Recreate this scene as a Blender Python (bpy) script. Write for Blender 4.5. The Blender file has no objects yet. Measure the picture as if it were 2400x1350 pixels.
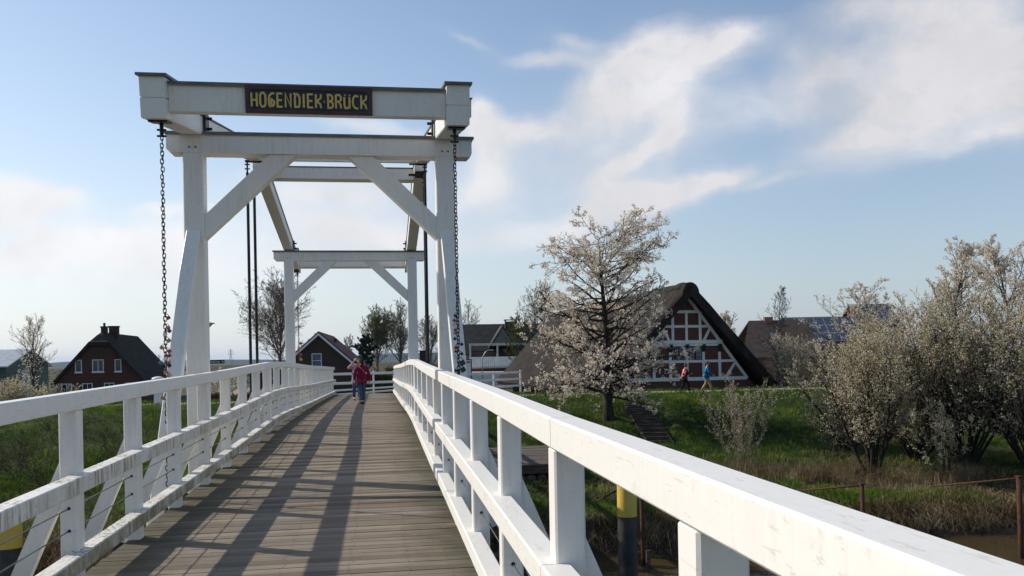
import bpy, bmesh, math, random
import numpy as np
from mathutils import Matrix, Vector
R_ = random.Random(7)
rng = np.random.default_rng(11)
C = bpy.context.scene.collection
rad = math.radians

# ---------------------------------------------------------------- camera model (eye at the origin, +Y along the bridge)
FPX, HC, ROLL = 2050.0, 839.0, 0.018
PSI = math.atan((1200 - 889) / FPX)
FW = np.array([math.sin(PSI), math.cos(PSI), 0.0])
RT = np.array([math.cos(PSI), -math.sin(PSI), 0.0])
UP = np.array([0, 0, 1.0])
CR, SR = math.cos(ROLL), math.sin(ROLL)

def at(x, y, d):
    """world point seen at photo pixel (x, y), d metres away along the view axis"""
    u, v = x - 1200, y - HC
    r = FW * FPX + RT * (u * CR - v * SR) - UP * (v * CR + u * SR)
    return r * (d / FPX)

def hz(x):
    return HC - ROLL * (x - 1200)

def ground_at(x, d, z):
    p = at(x, hz(x), d)
    return np.array([p[0], p[1], z])

# ---------------------------------------------------------------- mesh builder
class MB:
    def __init__(s):
        s.v, s.f, s.m = [], [], []
        s.mi = 0
    def add(s, vs, fs):
        b = len(s.v)
        s.v.extend([tuple(map(float, v)) for v in vs])
        s.f.extend([tuple(b + i for i in f) for f in fs])
        s.m.extend([s.mi] * len(fs))
        return s
    def box(s, x0, x1, y0, y1, z0, z1):
        vs = [(x, y, z) for z in (z0, z1) for y in (y0, y1) for x in (x0, x1)]
        return s.add(vs, [(0, 2, 3, 1), (4, 5, 7, 6), (0, 1, 5, 4), (2, 6, 7, 3), (0, 4, 6, 2), (1, 3, 7, 5)])
    def loft(s, rings, cap=True):
        n = len(rings[0]); vs = [p for r in rings for p in r]; fs = []
        for k in range(len(rings) - 1):
            for i in range(n):
                j = (i + 1) % n
                fs.append((k * n + i, k * n + j, (k + 1) * n + j, (k + 1) * n + i))
        if cap:
            fs.append(tuple(range(n - 1, -1, -1)))
            fs.append(tuple((len(rings) - 1) * n + i for i in range(n)))
        return s.add(vs, fs)
    def bar(s, a, b, w, h, ch=0.0, up=(0, 0, 1)):
        """rectangular bar a->b, width w (sideways), height h (towards up), chamfer ch"""
        a, b = np.array(a, float), np.array(b, float)
        d = (b - a) / np.linalg.norm(b - a)
        u = np.cross(d, np.array(up, float)); u /= np.linalg.norm(u)
        n = np.cross(u, d)
        w, h = w / 2, h / 2
        if ch > 0:
            pr = [(-w + ch, -h), (w - ch, -h), (w, -h + ch), (w, h - ch), (w - ch, h), (-w + ch, h), (-w, h - ch), (-w, -h + ch)]
        else:
            pr = [(-w, -h), (w, -h), (w, h), (-w, h)]
        return s.loft([[a + u * x + n * y for x, y in pr], [b + u * x + n * y for x, y in pr]])
    def tube(s, pts, r, n=8, cap=True, up=(0.13, 0.31, 0.94)):
        pts = [np.array(p, float) for p in pts]
        if not hasattr(r, '__len__'): r = [r] * len(pts)
        rings = []
        for i, p in enumerate(pts):
            d = pts[min(i + 1, len(pts) - 1)] - pts[max(i - 1, 0)]
            d = d / (np.linalg.norm(d) + 1e-12)
            u = np.cross(d, np.array(up, float))
            if np.linalg.norm(u) < 1e-3: u = np.cross(d, np.array((1.0, 0, 0)))
            u /= np.linalg.norm(u); v = np.cross(d, u)
            rings.append([p + (u * math.cos(t) + v * math.sin(t)) * r[i] for t in (2 * math.pi * k / n for k in range(n))])
        return s.loft(rings, cap)
    def lathe(s, c, prof, n=16):
        c = np.array(c, float)
        return s.loft([[c + np.array((r * math.cos(2 * math.pi * k / n), r * math.sin(2 * math.pi * k / n), z)) for k in range(n)] for r, z in prof])
    def ell(s, c, r, n=10, m=6):
        c = np.array(c, float)
        rings = []
        for j in range(m + 1):
            a = -math.pi / 2 + math.pi * (j + .02) / (m + .04)
            rings.append([c + np.array((r[0] * math.cos(a) * math.cos(2 * math.pi * k / n), r[1] * math.cos(a) * math.sin(2 * math.pi * k / n), r[2] * math.sin(a))) for k in range(n)])
        return s.loft(rings)
    def prism(s, poly, a, b):
        """closed polygon of points lofted by offsets a -> b"""
        a, b = np.array(a, float), np.array(b, float)
        return s.loft([[np.array(p, float) + a for p in poly], [np.array(p, float) + b for p in poly]])

WL = {}
WS = 1.0   # the towers were measured at a nominal distance; they stand WS times farther (and larger)
def link(o, parent=None, loc=None):
    C.objects.link(o)
    if parent is not None: o.parent = parent
    return o

def raw(name, v, f, mats, parent=None, smooth=False, mi=None):
    me = bpy.data.meshes.new(name)
    v = np.asarray(v, np.float32)
    if isinstance(f, np.ndarray):
        nf, k = f.shape
        me.vertices.add(len(v)); me.vertices.foreach_set('co', v.ravel())
        me.loops.add(nf * k); me.loops.foreach_set('vertex_index', f.astype(np.int32).ravel())
        me.polygons.add(nf); me.polygons.foreach_set('loop_start', np.arange(0, nf * k, k, dtype=np.int32))
        me.update(calc_edges=True); me.validate()
    else:
        me.from_pydata([tuple(map(float, p)) for p in v], [], f); me.update()
    if not isinstance(mats, (list, tuple)): mats = [mats]
    for m in mats: me.materials.append(m)
    if mi is not None and max(mi, default=0) > 0: me.polygons.foreach_set('material_index', np.array(mi, np.int32))
    if smooth: me.polygons.foreach_set('use_smooth', np.ones(len(me.polygons), bool))
    return link(bpy.data.objects.new(name, me), parent)

def mk(name, mb, mats, parent=None, smooth=False, world=True):
    """one mesh object from a builder; world coordinates are turned into the (unrotated) parent's"""
    v = np.array(mb.v, float)
    if world and WS != 1.0: v = v * WS
    if parent is not None and world: v = v - WL.get(parent, np.zeros(3))
    o = raw(name, v, mb.f, mats, parent, smooth, mb.m)
    if parent is not None: WL[o] = WL.get(parent, np.zeros(3)) if world else np.zeros(3)
    bm = bmesh.new(); bm.from_mesh(o.data); bmesh.ops.recalc_face_normals(bm, faces=bm.faces); bm.to_mesh(o.data); bm.free()
    return o

def tag(o, label=None, cat=None, group=None, kind=None):
    if label: o['label'] = label
    if cat: o['category'] = cat
    if group: o['group'] = group
    if kind: o['kind'] = kind
    return o

def thing(name, label, cat, loc, rz=0.0, group=None):
    o = bpy.data.objects.new(name, None); link(o)
    o.location = tuple(map(float, loc)); o.rotation_euler = (0, 0, rz); o.empty_display_size = .2
    WL[o] = np.array(loc, float)
    return tag(o, label, cat, group)

def sub(name, parent):
    o = bpy.data.objects.new(name, None); link(o, parent); WL[o] = WL[parent]; o.empty_display_size = .2
    return o

# ---------------------------------------------------------------- materials
class NT:
    def __init__(s, nt): s.nt = nt; s.n = nt.nodes; s.l = nt.links
    def node(s, t, **kw):
        n = s.n.new(t)
        for k, v in kw.items(): setattr(n, k, v)
        return n
    def set(s, sock, v):
        if v is None: return
        if isinstance(v, bpy.types.NodeSocket): s.l.new(v, sock)
        else: sock.default_value = v
    def math(s, op, a, b=None, c=None, clamp=False):
        n = s.node('ShaderNodeMath', operation=op, use_clamp=clamp)
        s.set(n.inputs[0], a); s.set(n.inputs[1], b); s.set(n.inputs[2], c)
        return n.outputs[0]
    def vmath(s, op, a, b=None, scale=None):
        n = s.node('ShaderNodeVectorMath', operation=op)
        s.set(n.inputs[0], a); s.set(n.inputs[1], b)
        if scale is not None: s.set(n.inputs['Scale'], scale)
        return n.outputs['Value'] if op in ('DOT_PRODUCT', 'LENGTH') else n.outputs[0]
    def noise(s, vec, scale, detail=4, rough=.55, dist=0.0):
        n = s.node('ShaderNodeTexNoise'); s.set(n.inputs['Vector'], vec)
        n.inputs['Scale'].default_value = scale; n.inputs['Detail'].default_value = detail
        n.inputs['Roughness'].default_value = rough; n.inputs['Distortion'].default_value = dist
        return n.outputs[0]
    def ramp(s, fac, pts, interp='LINEAR'):
        n = s.node('ShaderNodeValToRGB'); s.set(n.inputs[0], fac); cr = n.color_ramp; cr.interpolation = interp
        while len(cr.elements) < len(pts): cr.elements.new(.5)
        for e, (p, c) in zip(cr.elements, pts):
            e.position = p; e.color = (*c, 1) if hasattr(c, '__len__') else (c, c, c, 1)
        return n.outputs[0]
    def mix(s, fac, a, b, mode='MIX'):
        n = s.node('ShaderNodeMix', data_type='RGBA', blend_type=mode)
        s.set(n.inputs[0], fac); s.set(n.inputs[6], a if isinstance(a, bpy.types.NodeSocket) else (*a, 1)); s.set(n.inputs[7], b if isinstance(b, bpy.types.NodeSocket) else (*b, 1))
        return n.outputs[2]
    def sep(s, v):
        n = s.node('ShaderNodeSeparateXYZ'); s.set(n.inputs[0], v); return n.outputs
    def comb(s, x, y, z):
        n = s.node('ShaderNodeCombineXYZ'); s.set(n.inputs[0], x); s.set(n.inputs[1], y); s.set(n.inputs[2], z); return n.outputs[0]
    def bump(s, h, strength=.3, dist=.02):
        n = s.node('ShaderNodeBump'); n.inputs['Strength'].default_value = strength; n.inputs['Distance'].default_value = dist
        s.set(n.inputs['Height'], h); return n.outputs[0]

def newmat(name, rough=.6, metal=0.0, spec=.4):
    m = bpy.data.materials.new(name); m.use_nodes = True
    t = NT(m.node_tree); b = t.n['Principled BSDF']
    b.inputs['Roughness'].default_value = rough; b.inputs['Metallic'].default_value = metal
    b.inputs['Specular IOR Level'].default_value = spec
    tc = t.node('ShaderNodeTexCoord')
    return m, t, b, tc.outputs['Object']

def simple(name, c1, c2=None, scale=3.0, rough=.6, metal=0.0, spec=.4, bump=0.0, bscale=None, stretch=(1, 1, 1), pos=(.35, .65), detail=5):
    m, t, b, oc = newmat(name, rough, metal, spec)
    v = t.vmath('MULTIPLY', oc, stretch)
    if c2 is None: c2 = tuple(x * .8 for x in c1)
    f = t.noise(v, scale, detail)
    t.set(b.inputs['Base Color'], t.ramp(f, [(pos[0], c1), (pos[1], c2)]))
    if bump > 0: t.set(b.inputs['Normal'], t.bump(t.noise(v, bscale or scale * 4, 4), bump))
    return m

def leafmat(name, pts, scale=1.2, trans=.35, rough=.7, fine=14.0):
    """foliage / petals: colour varies from clump to clump; some light passes through"""
    m, t, b, oc = newmat(name, rough, 0, .06)
    a = t.noise(oc, scale, 3); c = t.noise(oc, fine, 2)
    f = t.math('ADD', t.math('MULTIPLY', a, .55), t.math('MULTIPLY', c, .45))
    col = t.ramp(f, pts)
    t.set(b.inputs['Base Color'], col)
    tr = t.node('ShaderNodeBsdfTranslucent'); t.set(tr.inputs[0], col)
    mx = t.node('ShaderNodeMixShader'); mx.inputs[0].default_value = trans
    t.l.new(b.outputs[0], mx.inputs[1]); t.l.new(tr.outputs[0], mx.inputs[2])
    t.l.new(mx.outputs[0], t.n['Material Output'].inputs[0])
    return m

def paintmat(name, dirt=.25, streak=0.0, base=(.80, .77, .72), algae=0.0):
    """white painted timber with grime: specks, faint grain, algae streaks running down"""
    m, t, b, oc = newmat(name, .42, 0, .35)
    big = t.noise(oc, .9, 4); fine = t.noise(oc, 38, 3); med = t.noise(oc, 7, 5, .65)
    col = t.mix(t.math('MULTIPLY', big, .08), base, (.74, .71, .65))
    sp = t.math('MULTIPLY', t.ramp(t.math('ADD', t.math('MULTIPLY', med, .6), t.math('MULTIPLY', fine, .4)), [(.56, 0.0), (.72, 1.0)]), dirt)
    col = t.mix(sp, col, (.30, .29, .23))
    if streak > 0:
        sv = t.vmath('MULTIPLY', oc, (26, 26, 2.2))
        st = t.math('MULTIPLY', t.ramp(t.noise(sv, 1.0, 4, .7), [(.47, 0.0), (.60, 1.0)]), t.ramp(t.noise(oc, 1.7, 3), [(.38, 0.0), (.56, 1.0)]))
        col = t.mix(t.math('MULTIPLY', st, streak), col, (.17, .135, .03))
    if algae > 0:   # green film on the upright faces, thicker where water stands
        nz = t.sep(t.node('ShaderNodeNewGeometry').outputs['Normal'])[2]
        side = t.math('SUBTRACT', 1.0, t.ramp(nz, [(.35, 0.0), (.75, 1.0)]))
        cv = t.ramp(t.math('ADD', t.math('MULTIPLY', t.noise(oc, 5.5, 6, .68), .65), t.math('MULTIPLY', t.noise(oc, 1.1, 3), .35)), [(.36, 0.0), (.60, 1.0)])
        col = t.mix(t.math('MULTIPLY', t.math('MULTIPLY', cv, side), algae), col, (.19, .175, .085))
    scr = t.vmath('MULTIPLY', oc, (60, 6, 60))
    sc = t.math('MULTIPLY', t.ramp(t.noise(scr, 1.0, 2, .5, .6), [(.635, 0.0), (.69, 1.0)]), dirt)
    wr = t.math('MULTIPLY', t.math('MULTIPLY', t.ramp(t.noise(t.vmath('MULTIPLY', oc, (34, 10, 34)), 1.0, 5, .7), [(.60, 0.0), (.68, 1.0)]), t.ramp(t.noise(oc, .8, 2), [(.48, 0.0), (.6, 1.0)])), min(1.0, dirt * 1.6))
    col = t.mix(wr, col, (.36, .29, .23))
    col = t.mix(sc, col, (.42, .38, .33))
    t.set(b.inputs['Base Color'], col)
    t.set(b.inputs['Roughness'], t.math('ADD', t.math('MULTIPLY', med, .25), .32))
    t.set(b.inputs['Normal'], t.bump(t.noise(t.vmath('MULTIPLY', oc, (18, 3, 18)), 1.0, 4), .12, .01))
    return m

def brickmat(name, c1, c2, mortar, scale=1.0, bump=.4):
    m, t, b, oc = newmat(name, .85, 0, .2)
    s = t.sep(oc)
    v = t.comb(t.math('ADD', s[0], s[1]), s[2], 0.0)
    n = t.node('ShaderNodeTexBrick'); t.set(n.inputs['Vector'], v)
    n.inputs['Scale'].default_value = 4.0 * scale; n.inputs['Mortar Size'].default_value = .022
    n.inputs['Color1'].default_value = (*c1, 1); n.inputs['Color2'].default_value = (*c2, 1); n.inputs['Mortar'].default_value = (*mortar, 1)
    n.inputs['Brick Width'].default_value = 1.0; n.inputs['Row Height'].default_value = .30
    col = t.mix(t.math('MULTIPLY', t.noise(oc, .8, 4), .55), n.outputs[0], tuple(x * .45 for x in c1))
    t.set(b.inputs['Base Color'], col)
    t.set(b.inputs['Normal'], t.bump(n.outputs[1], -bump, .01))
    return m

def tilemat(name, c1, c2, rowdir=(0, 0, 1), scale=3.0, rough=.7):
    m, t, b, oc = newmat(name, rough, 0, .3)
    s = t.sep(oc)
    w = t.node('ShaderNodeTexWave', wave_type='BANDS', bands_direction='Z', wave_profile='SAW'); t.set(w.inputs[0], oc); w.inputs['Scale'].default_value = scale
    w2 = t.node('ShaderNodeTexWave', wave_type='BANDS', bands_direction='X'); t.set(w2.inputs[0], t.comb(t.math('ADD', s[0], s[1]), 0.0, 0.0)); w2.inputs['Scale'].default_value = scale * 1.1
    col = t.ramp(t.noise(oc, 1.6, 5), [(.35, c1), (.65, c2)])
    t.set(b.inputs['Base Color'], t.mix(t.math('MULTIPLY', t.ramp(w.outputs[1], [(.0, 1.0), (.25, 0.0)]), .5), col, tuple(x * .3 for x in c1)))
    t.set(b.inputs['Normal'], t.bump(t.math('ADD', w.outputs[1], t.math('MULTIPLY', w2.outputs[1], .5)), .6, .03))
    return m

M = {}
M['white'] = paintmat('white_paint', .20, .11)
M['white_rail'] = paintmat('white_rail_paint', .28, .05)
M['white_dirty'] = paintmat('white_algae_paint', .50, .85, (.80, .77, .72), .38)
M['white_kerb'] = paintmat('white_kerb_paint', .60, .95, (.78, .75, .69), .92)
M['white_clean'] = paintmat('white_metal_paint', .10, .0)
M['cap'] = simple('zinc_capping', (.10, .10, .095), (.17, .165, .155), 4, .5, .4)
M['black_steel'] = simple('black_steel', (.012, .012, .016), (.03, .028, .03), 8, .45, .5)
M['chain'] = simple('rusty_chain', (.030, .022, .020), (.075, .045, .032), 16, .6, .6)
M['cable'] = simple('cable_steel', (.16, .15, .14), (.08, .075, .07), 20, .4, .8)
M['bolt'] = simple('bolt_steel', (.22, .22, .22), (.10, .09, .085), 20, .4, .8)
M['dark_wood'] = simple('wet_dark_timber', (.045, .036, .027), (.11, .09, .068), 2.2, .8, 0, .2, .4, 14, (1, 5, 5))
M['grey_wood'] = simple('grey_timber', (.16, .135, .11), (.085, .07, .055), 2.5, .8, 0, .2, .4, 12, (1, 6, 6))
M['glass'] = simple('dark_glass', (.02, .025, .03), (.035, .04, .05), 1, .06, 0, .6)
M['blue_glass'] = simple('blue_glass', (.03, .045, .09), (.05, .07, .13), 1, .06, 0, .6)
M['frame_white'] = simple('window_white', (.72, .72, .70), (.6, .6, .58), 4, .5)
M['bark'] = simple('bark', (.045, .036, .030), (.11, .092, .078), 9, .9, 0, .1, .6, 24, (1, 1, .35))
M['bark_dark'] = simple('dark_bark', (.022, .018, .015), (.055, .045, .038), 9, .9, 0, .1, .5, 24, (1, 1, .35))
M['bark_grey'] = simple('grey_bark', (.10, .085, .07), (.19, .165, .14), 6, .9, 0, .1)
M['blossom'] = leafmat('cherry_petals', [(.30, (.44, .32, .24)), (.42, (.70, .59, .48)), (.55, (.84, .77, .65)), (.7, (.78, .63, .54))], 1.4, .5)
M['blossom_olive'] = leafmat('blackthorn_petals', [(.30, (.22, .175, .09)), (.43, (.48, .42, .25)), (.55, (.76, .67, .50)), (.70, (.56, .43, .32))], 1.1, .40)
M['buds'] = leafmat('leaf_buds', [(.35, (.14, .12, .08)), (.6, (.30, .27, .19))], 2, .3)
M['leaf_dark'] = leafmat('dark_needles', [(.35, (.022, .036, .020)), (.65, (.06, .08, .04))], 2, .15)
M['leaf_green'] = leafmat('young_leaves', [(.32, (.05, .075, .016)), (.5, (.12, .15, .032)), (.68, (.22, .23, .06))], 1.5, .35)
M['grass'] = leafmat('grass_blades', [(.34, (.015, .038, .006)), (.44, (.046, .098, .012)), (.53, (.105, .170, .021)), (.63, (.26, .29, .055))], .8, .38, .9, 3.0)
M['fresh_grass'] = leafmat('fresh_grass_blades', [(.34, (.05, .115, .010)), (.5, (.11, .20, .020)), (.66, (.20, .27, .05))], .9, .45, .9, 4.0)
M['dry'] = leafmat('dry_stalks', [(.30, (.05, .036, .020)), (.48, (.16, .115, .062)), (.66, (.42, .33, .20))], .8, .2, .9, 9)
M['rust'] = simple('rusted_pipe', (.11, .046, .024), (.045, .022, .015), 12, .85, .2, .3, .4, 40)
M['hedge'] = leafmat('hedge_leaves', [(.35, (.05, .04, .024)), (.6, (.14, .105, .06))], 3, .2)
# ---------------------------------------------------------------- bridge profile
RS = [-4, 0, 2, 3.9, 6, 9.6, 13, 15, 18, 20.2, 21.5, 23.5, 27.5, 32, 38.5, 48.2]
RZ = [-.33, -.31, -.292, -.272, -.232, -.18, -.132, -.098, -.035, .012, .012, 0.0, -.068, -.142, -.21, -.33]
def zr(s): return float(np.interp(s, RS, RZ))       # top of the hand rail
DK = 1.46
def zd(s): return zr(s) - float(np.interp(s, [17, 33], [1.57, DK]))                         # top of the deck
SEND = 48.0
POSTS = [.29 + 1.79 * k for k in range(27)]
POSTS = [p for p in POSTS if not (19.5 < p < 20.4)] + [19.84, 20.16]
POSTS.sort()
JOINTS = [-2.5, 3.87, 9.24, 14.61, 20.0, 25.35, 30.72, 36.09, 41.46, SEND]
bridge = thing('drawbridge', 'white wooden double-leaf drawbridge with two tall portals and grooved plank deck', 'drawbridge', (-.81, 18.5, -1.5))

# deck planks with grooves; screw heads as a second material slot
def deckmat():
    m, t, b, oc = newmat('deck_planks', .75, 0, .25)
    g = t.node('ShaderNodeNewGeometry').outputs['Random Per Island']
    s = t.sep(oc)
    tint = t.ramp(g, [(0, (.17, .130, .089)), (.2, (.29, .231, .167)), (.5, (.48, .398, .302)), (.78, (.385, .312, .23)), (1, (.235, .182, .127))])
    lo = t.noise(t.vmath('MULTIPLY', oc, (1.2, 9, 1)), 1.0, 5, .6)
    col = t.mix(t.math('MULTIPLY', t.ramp(lo, [(.38, 0.0), (.72, 1.0)]), .42), tint, (.14, .112, .085))
    fine = t.noise(t.vmath('MULTIPLY', oc, (6, 140, 1)), 1.0, 3)
    col = t.mix(t.math('MULTIPLY', fine, .35), col, (.10, .085, .07))
    # moss and wet dirt along both edges of the walkway (the mesh origin is the middle of the deck)
    edge = t.ramp(t.math('ADD', t.math('ABSOLUTE', s[0]), t.math('MULTIPLY', t.math('SUBTRACT', t.noise(oc, 3, 4), .5), .9)), [(1.02 / 2, 0.0), (1.75 / 2, 0.0), (1.0, 1.0)])
    edge2 = t.math('MULTIPLY', t.ramp(t.math('MULTIPLY', t.math('ADD', t.math('ABSOLUTE', s[0]), t.math('MULTIPLY', t.math('SUBTRACT', t.noise(oc, 2.5, 4), .5), 1.0)), .5), [(.48, 0.0), (.78, 1.0)]), .75)
    col = t.mix(edge2, col, (.075, .072, .035))
    st = t.ramp(t.noise(t.vmath('MULTIPLY', oc, (.7, .7, 1)), 1.0, 4), [(.5, 0.0), (.75, 1.0)])
    col = t.mix(t.math('MULTIPLY', st, .25), col, (.31, .29, .26))
    w = t.node('ShaderNodeTexWave', wave_type='BANDS', bands_direction='Y'); t.set(w.inputs[0], oc); w.inputs['Scale'].default_value = 13.5; w.inputs['Distortion'].default_value = .4
    col = t.mix(t.math('MULTIPLY', t.ramp(w.outputs[1], [(.0, 1.0), (.40, 0.0)]), .38), col, (.09, .07, .052))
    t.set(b.inputs['Base Color'], col)
    t.set(b.inputs['Normal'], t.bump(t.math('ADD', w.outputs[1], t.math('MULTIPLY', fine, .7)), .9, .010))
    return m
M['deck'] = deckmat()
dk = MB()
y = -2.6; PW = .150
while y < SEND - .02:
    y1 = min(y + PW - .009, SEND); h = R_.uniform(-.002, .002)
    za, zb = zd(y) + h, zd(y1) + h
    xa, xb = -2.52 + R_.uniform(-.01, .01), .90 + R_.uniform(-.01, .01)
    c = .006
    prof = [(y, za - .05), (y1, zb - .05), (y1, zb - c), (y1 - c, zb), (y + c, za), (y, za - c)]
    dk.loft([[(xa, p, q) for p, q in prof], [(xb, p, q) for p, q in prof]])
    if y < 22:
        dk.mi = 1
        for tx in (-1.95, -1.42, -.86, -.28, .22, .58):
            for dy in (.035, .105):
                cx, cy = tx + R_.uniform(-.02, .02), y + dy
                zz = np.interp(cy, [y, y1], [za, zb]) + .0012
                dk.add([(cx + .0085 * math.cos(k * 1.0472), cy + .0085 * math.sin(k * 1.0472), zz) for k in range(6)], [tuple(range(6))])
        dk.mi = 0
    y += PW
M['screw'] = simple('screw_heads', (.03, .026, .022), (.05, .045, .04), 5, .6, .3)
mk('deck', dk, [M['deck'], M['screw']], bridge)

gm = MB()
for x in (-2.05, -1.2, -.4, .45):
    for a, b in zip(JOINTS[:-1], JOINTS[1:]):
        gm.bar((x, a, zd(a) - .22), (x, b, zd(b) - .22), .16, .30)
mk('girders', gm, M['dark_wood'], bridge)
for s in POSTS:
    if s < 1: continue
    b = MB().bar((-3.12, s + .13, zd(s) - .44), (1.52, s + .13, zd(s) - .44), .16, .17, .01)
    mk('cross_beam', b, M['dark_wood'], bridge)

def rail_path(a, b):
    return sorted(set([a + .004, b - .004] + [s for s in RS + [17, 33] if a + .3 < s < b - .3] + [20.0] * (a + .3 < 20 < b - .3)))
def rail_section(a, b, x0, x1, dz0, dz1, ch=.009):
    mb = MB(); rings = []
    for s in rail_path(a, b):
        z0, z1 = zr(s) + dz0, zr(s) + dz1
        rings.append([(x, s, z) for x, z in [(x0 + ch, z0), (x1 - ch, z0), (x1, z0 + ch), (x1, z1 - ch), (x1 - ch, z1), (x0 + ch, z1), (x0, z1 - ch), (x0, z0 + ch)]])
    return mb.loft(rings)

for side in (-1, 1):
    rl = sub('railing', bridge)
    tag(rl, 'left railing with green algae on its lower rails' if side < 0 else 'right railing with bright sunlit rails and wide top rail')
    if side < 0:
        top, mid, post, out = (-2.50, -2.375), (-2.465, -2.325), (-2.545, -2.405), -2.545
        md = M['white_dirty']
    else:
        top, mid, post, out = (.755, .885), (.70, .84), (.772, .912), .912
        md = M['white_rail']
    for a, b in zip(JOINTS[:-1], JOINTS[1:]):
        mk('top_rail', rail_section(a, b, top[0], top[1], -.14, 0), M['white_rail'], rl)
        mk('mid_rail', rail_section(a, b, mid[0], mid[1], -.79, -.66), md, rl)
        mk('kerb_rail', rail_section(a, b, mid[0], mid[1], -1.40, -1.27), M['white_kerb'] if side < 0 else md, rl)
    for j in JOINTS[1:-1]:
        mb = MB()
        for (x0, x1), z0, z1 in ((top, -.14, 0), (mid, -.79, -.66), (mid, -1.40, -1.27)):
            mb.box(x0 + .004, x1 - .004, j - .0035, j + .0035, zr(j) + z0 + .004, zr(j) + z1 - .004)
        mk('joint_gap', mb, M['dark_wood'], rl)
    for s in POSTS:
        z0, z1, ch = zd(s) - .35, zr(s) - .1415, .010
        x0, x1 = post; y0, y1 = s, s + .155
        if side > 0: y0, y1 = s + .0, s + .150
        poly = [(x0 + ch, y0), (x1 - ch, y0), (x1, y0 + ch), (x1, y1 - ch), (x1 - ch, y1), (x0 + ch, y1), (x0, y1 - ch), (x0, y0 + ch)]
        tp = [(np.clip(x, x0 + ch, x1 - ch), np.clip(q, y0 + ch, y1 - ch)) for x, q in poly]
        mb = MB().loft([[(x, q, z0) for x, q in poly], [(x, q, z1 - .012) for x, q in poly], [(x, q, z1) for x, q in tp]])
        # ferrules where the two cables pass through
        xc = (x0 + x1) / 2
        mb.mi = 1
        for dz in (-.93, -1.11):
            mb.tube([(xc, y0 - .004, zr(s) + dz), (xc, y0 + .003, zr(s) + dz)], .014, 8)
            mb.tube([(xc, y1 - .003, zr(s) + dz), (xc, y1 + .004, zr(s) + dz)], .014, 8)
        mk('post', mb, [M['white'], M['black_steel']], rl)
        # raking brace on the outside of the post
        zb = zr(s) - .74; zf = zd(s) - .40; o = out + side * .50
        br = MB()
        w = .135; dx, dz = side * .52, zf - zb
        L = math.hypot(dx, dz); nx, nz = -dz / L * w / 2, dx / L * w / 2
        a0 = np.array((out + side * .012, 0, zb)); a1 = np.array((out + side * .012 + dx, 0, zf))
        for_poly = [a0 + (side * abs(nx), 0, .0) , a0 + (-0.0, 0, .16), a0 + (0, 0, -.16), a1 + (-side * .07, 0, -.02), a1 + (side * .07, 0, .02)]
        # board with a plumb cut against the post and a square foot
        d = np.array((dx, 0, dz)) / L; n = np.array((-d[2], 0, d[0])) * (w / 2)
        hi, lo = (n if n[2] > 0 else -n), (-n if n[2] > 0 else n)
        f0 = a0 + hi; k0 = (out + side * .002 - f0[0]) / d[0]; p_up = f0 + d * k0
        f1 = a0 + lo; k1 = (out + side * .002 - f1[0]) / d[0]; p_dn = f1 + d * k1
        poly = [p_up, p_dn, a1 + lo, a1 + hi]
        br.prism([(p[0], s + .035, p[2]) for p in poly], (0, 0, 0), (0, .085, 0))
        mk('brace', br, M['white'], rl)
    for dz in (-.93, -1.11):
        xc = (post[0] + post[1]) / 2
        mb = MB()
        for a, b in zip(JOINTS[:-1], JOINTS[1:]):
            mb.tube([(xc, s, zr(s) + dz) for s in np.linspace(a, b, 5)], .0052, 6)
        mk('cable', mb, M['cable'], rl)

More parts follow.
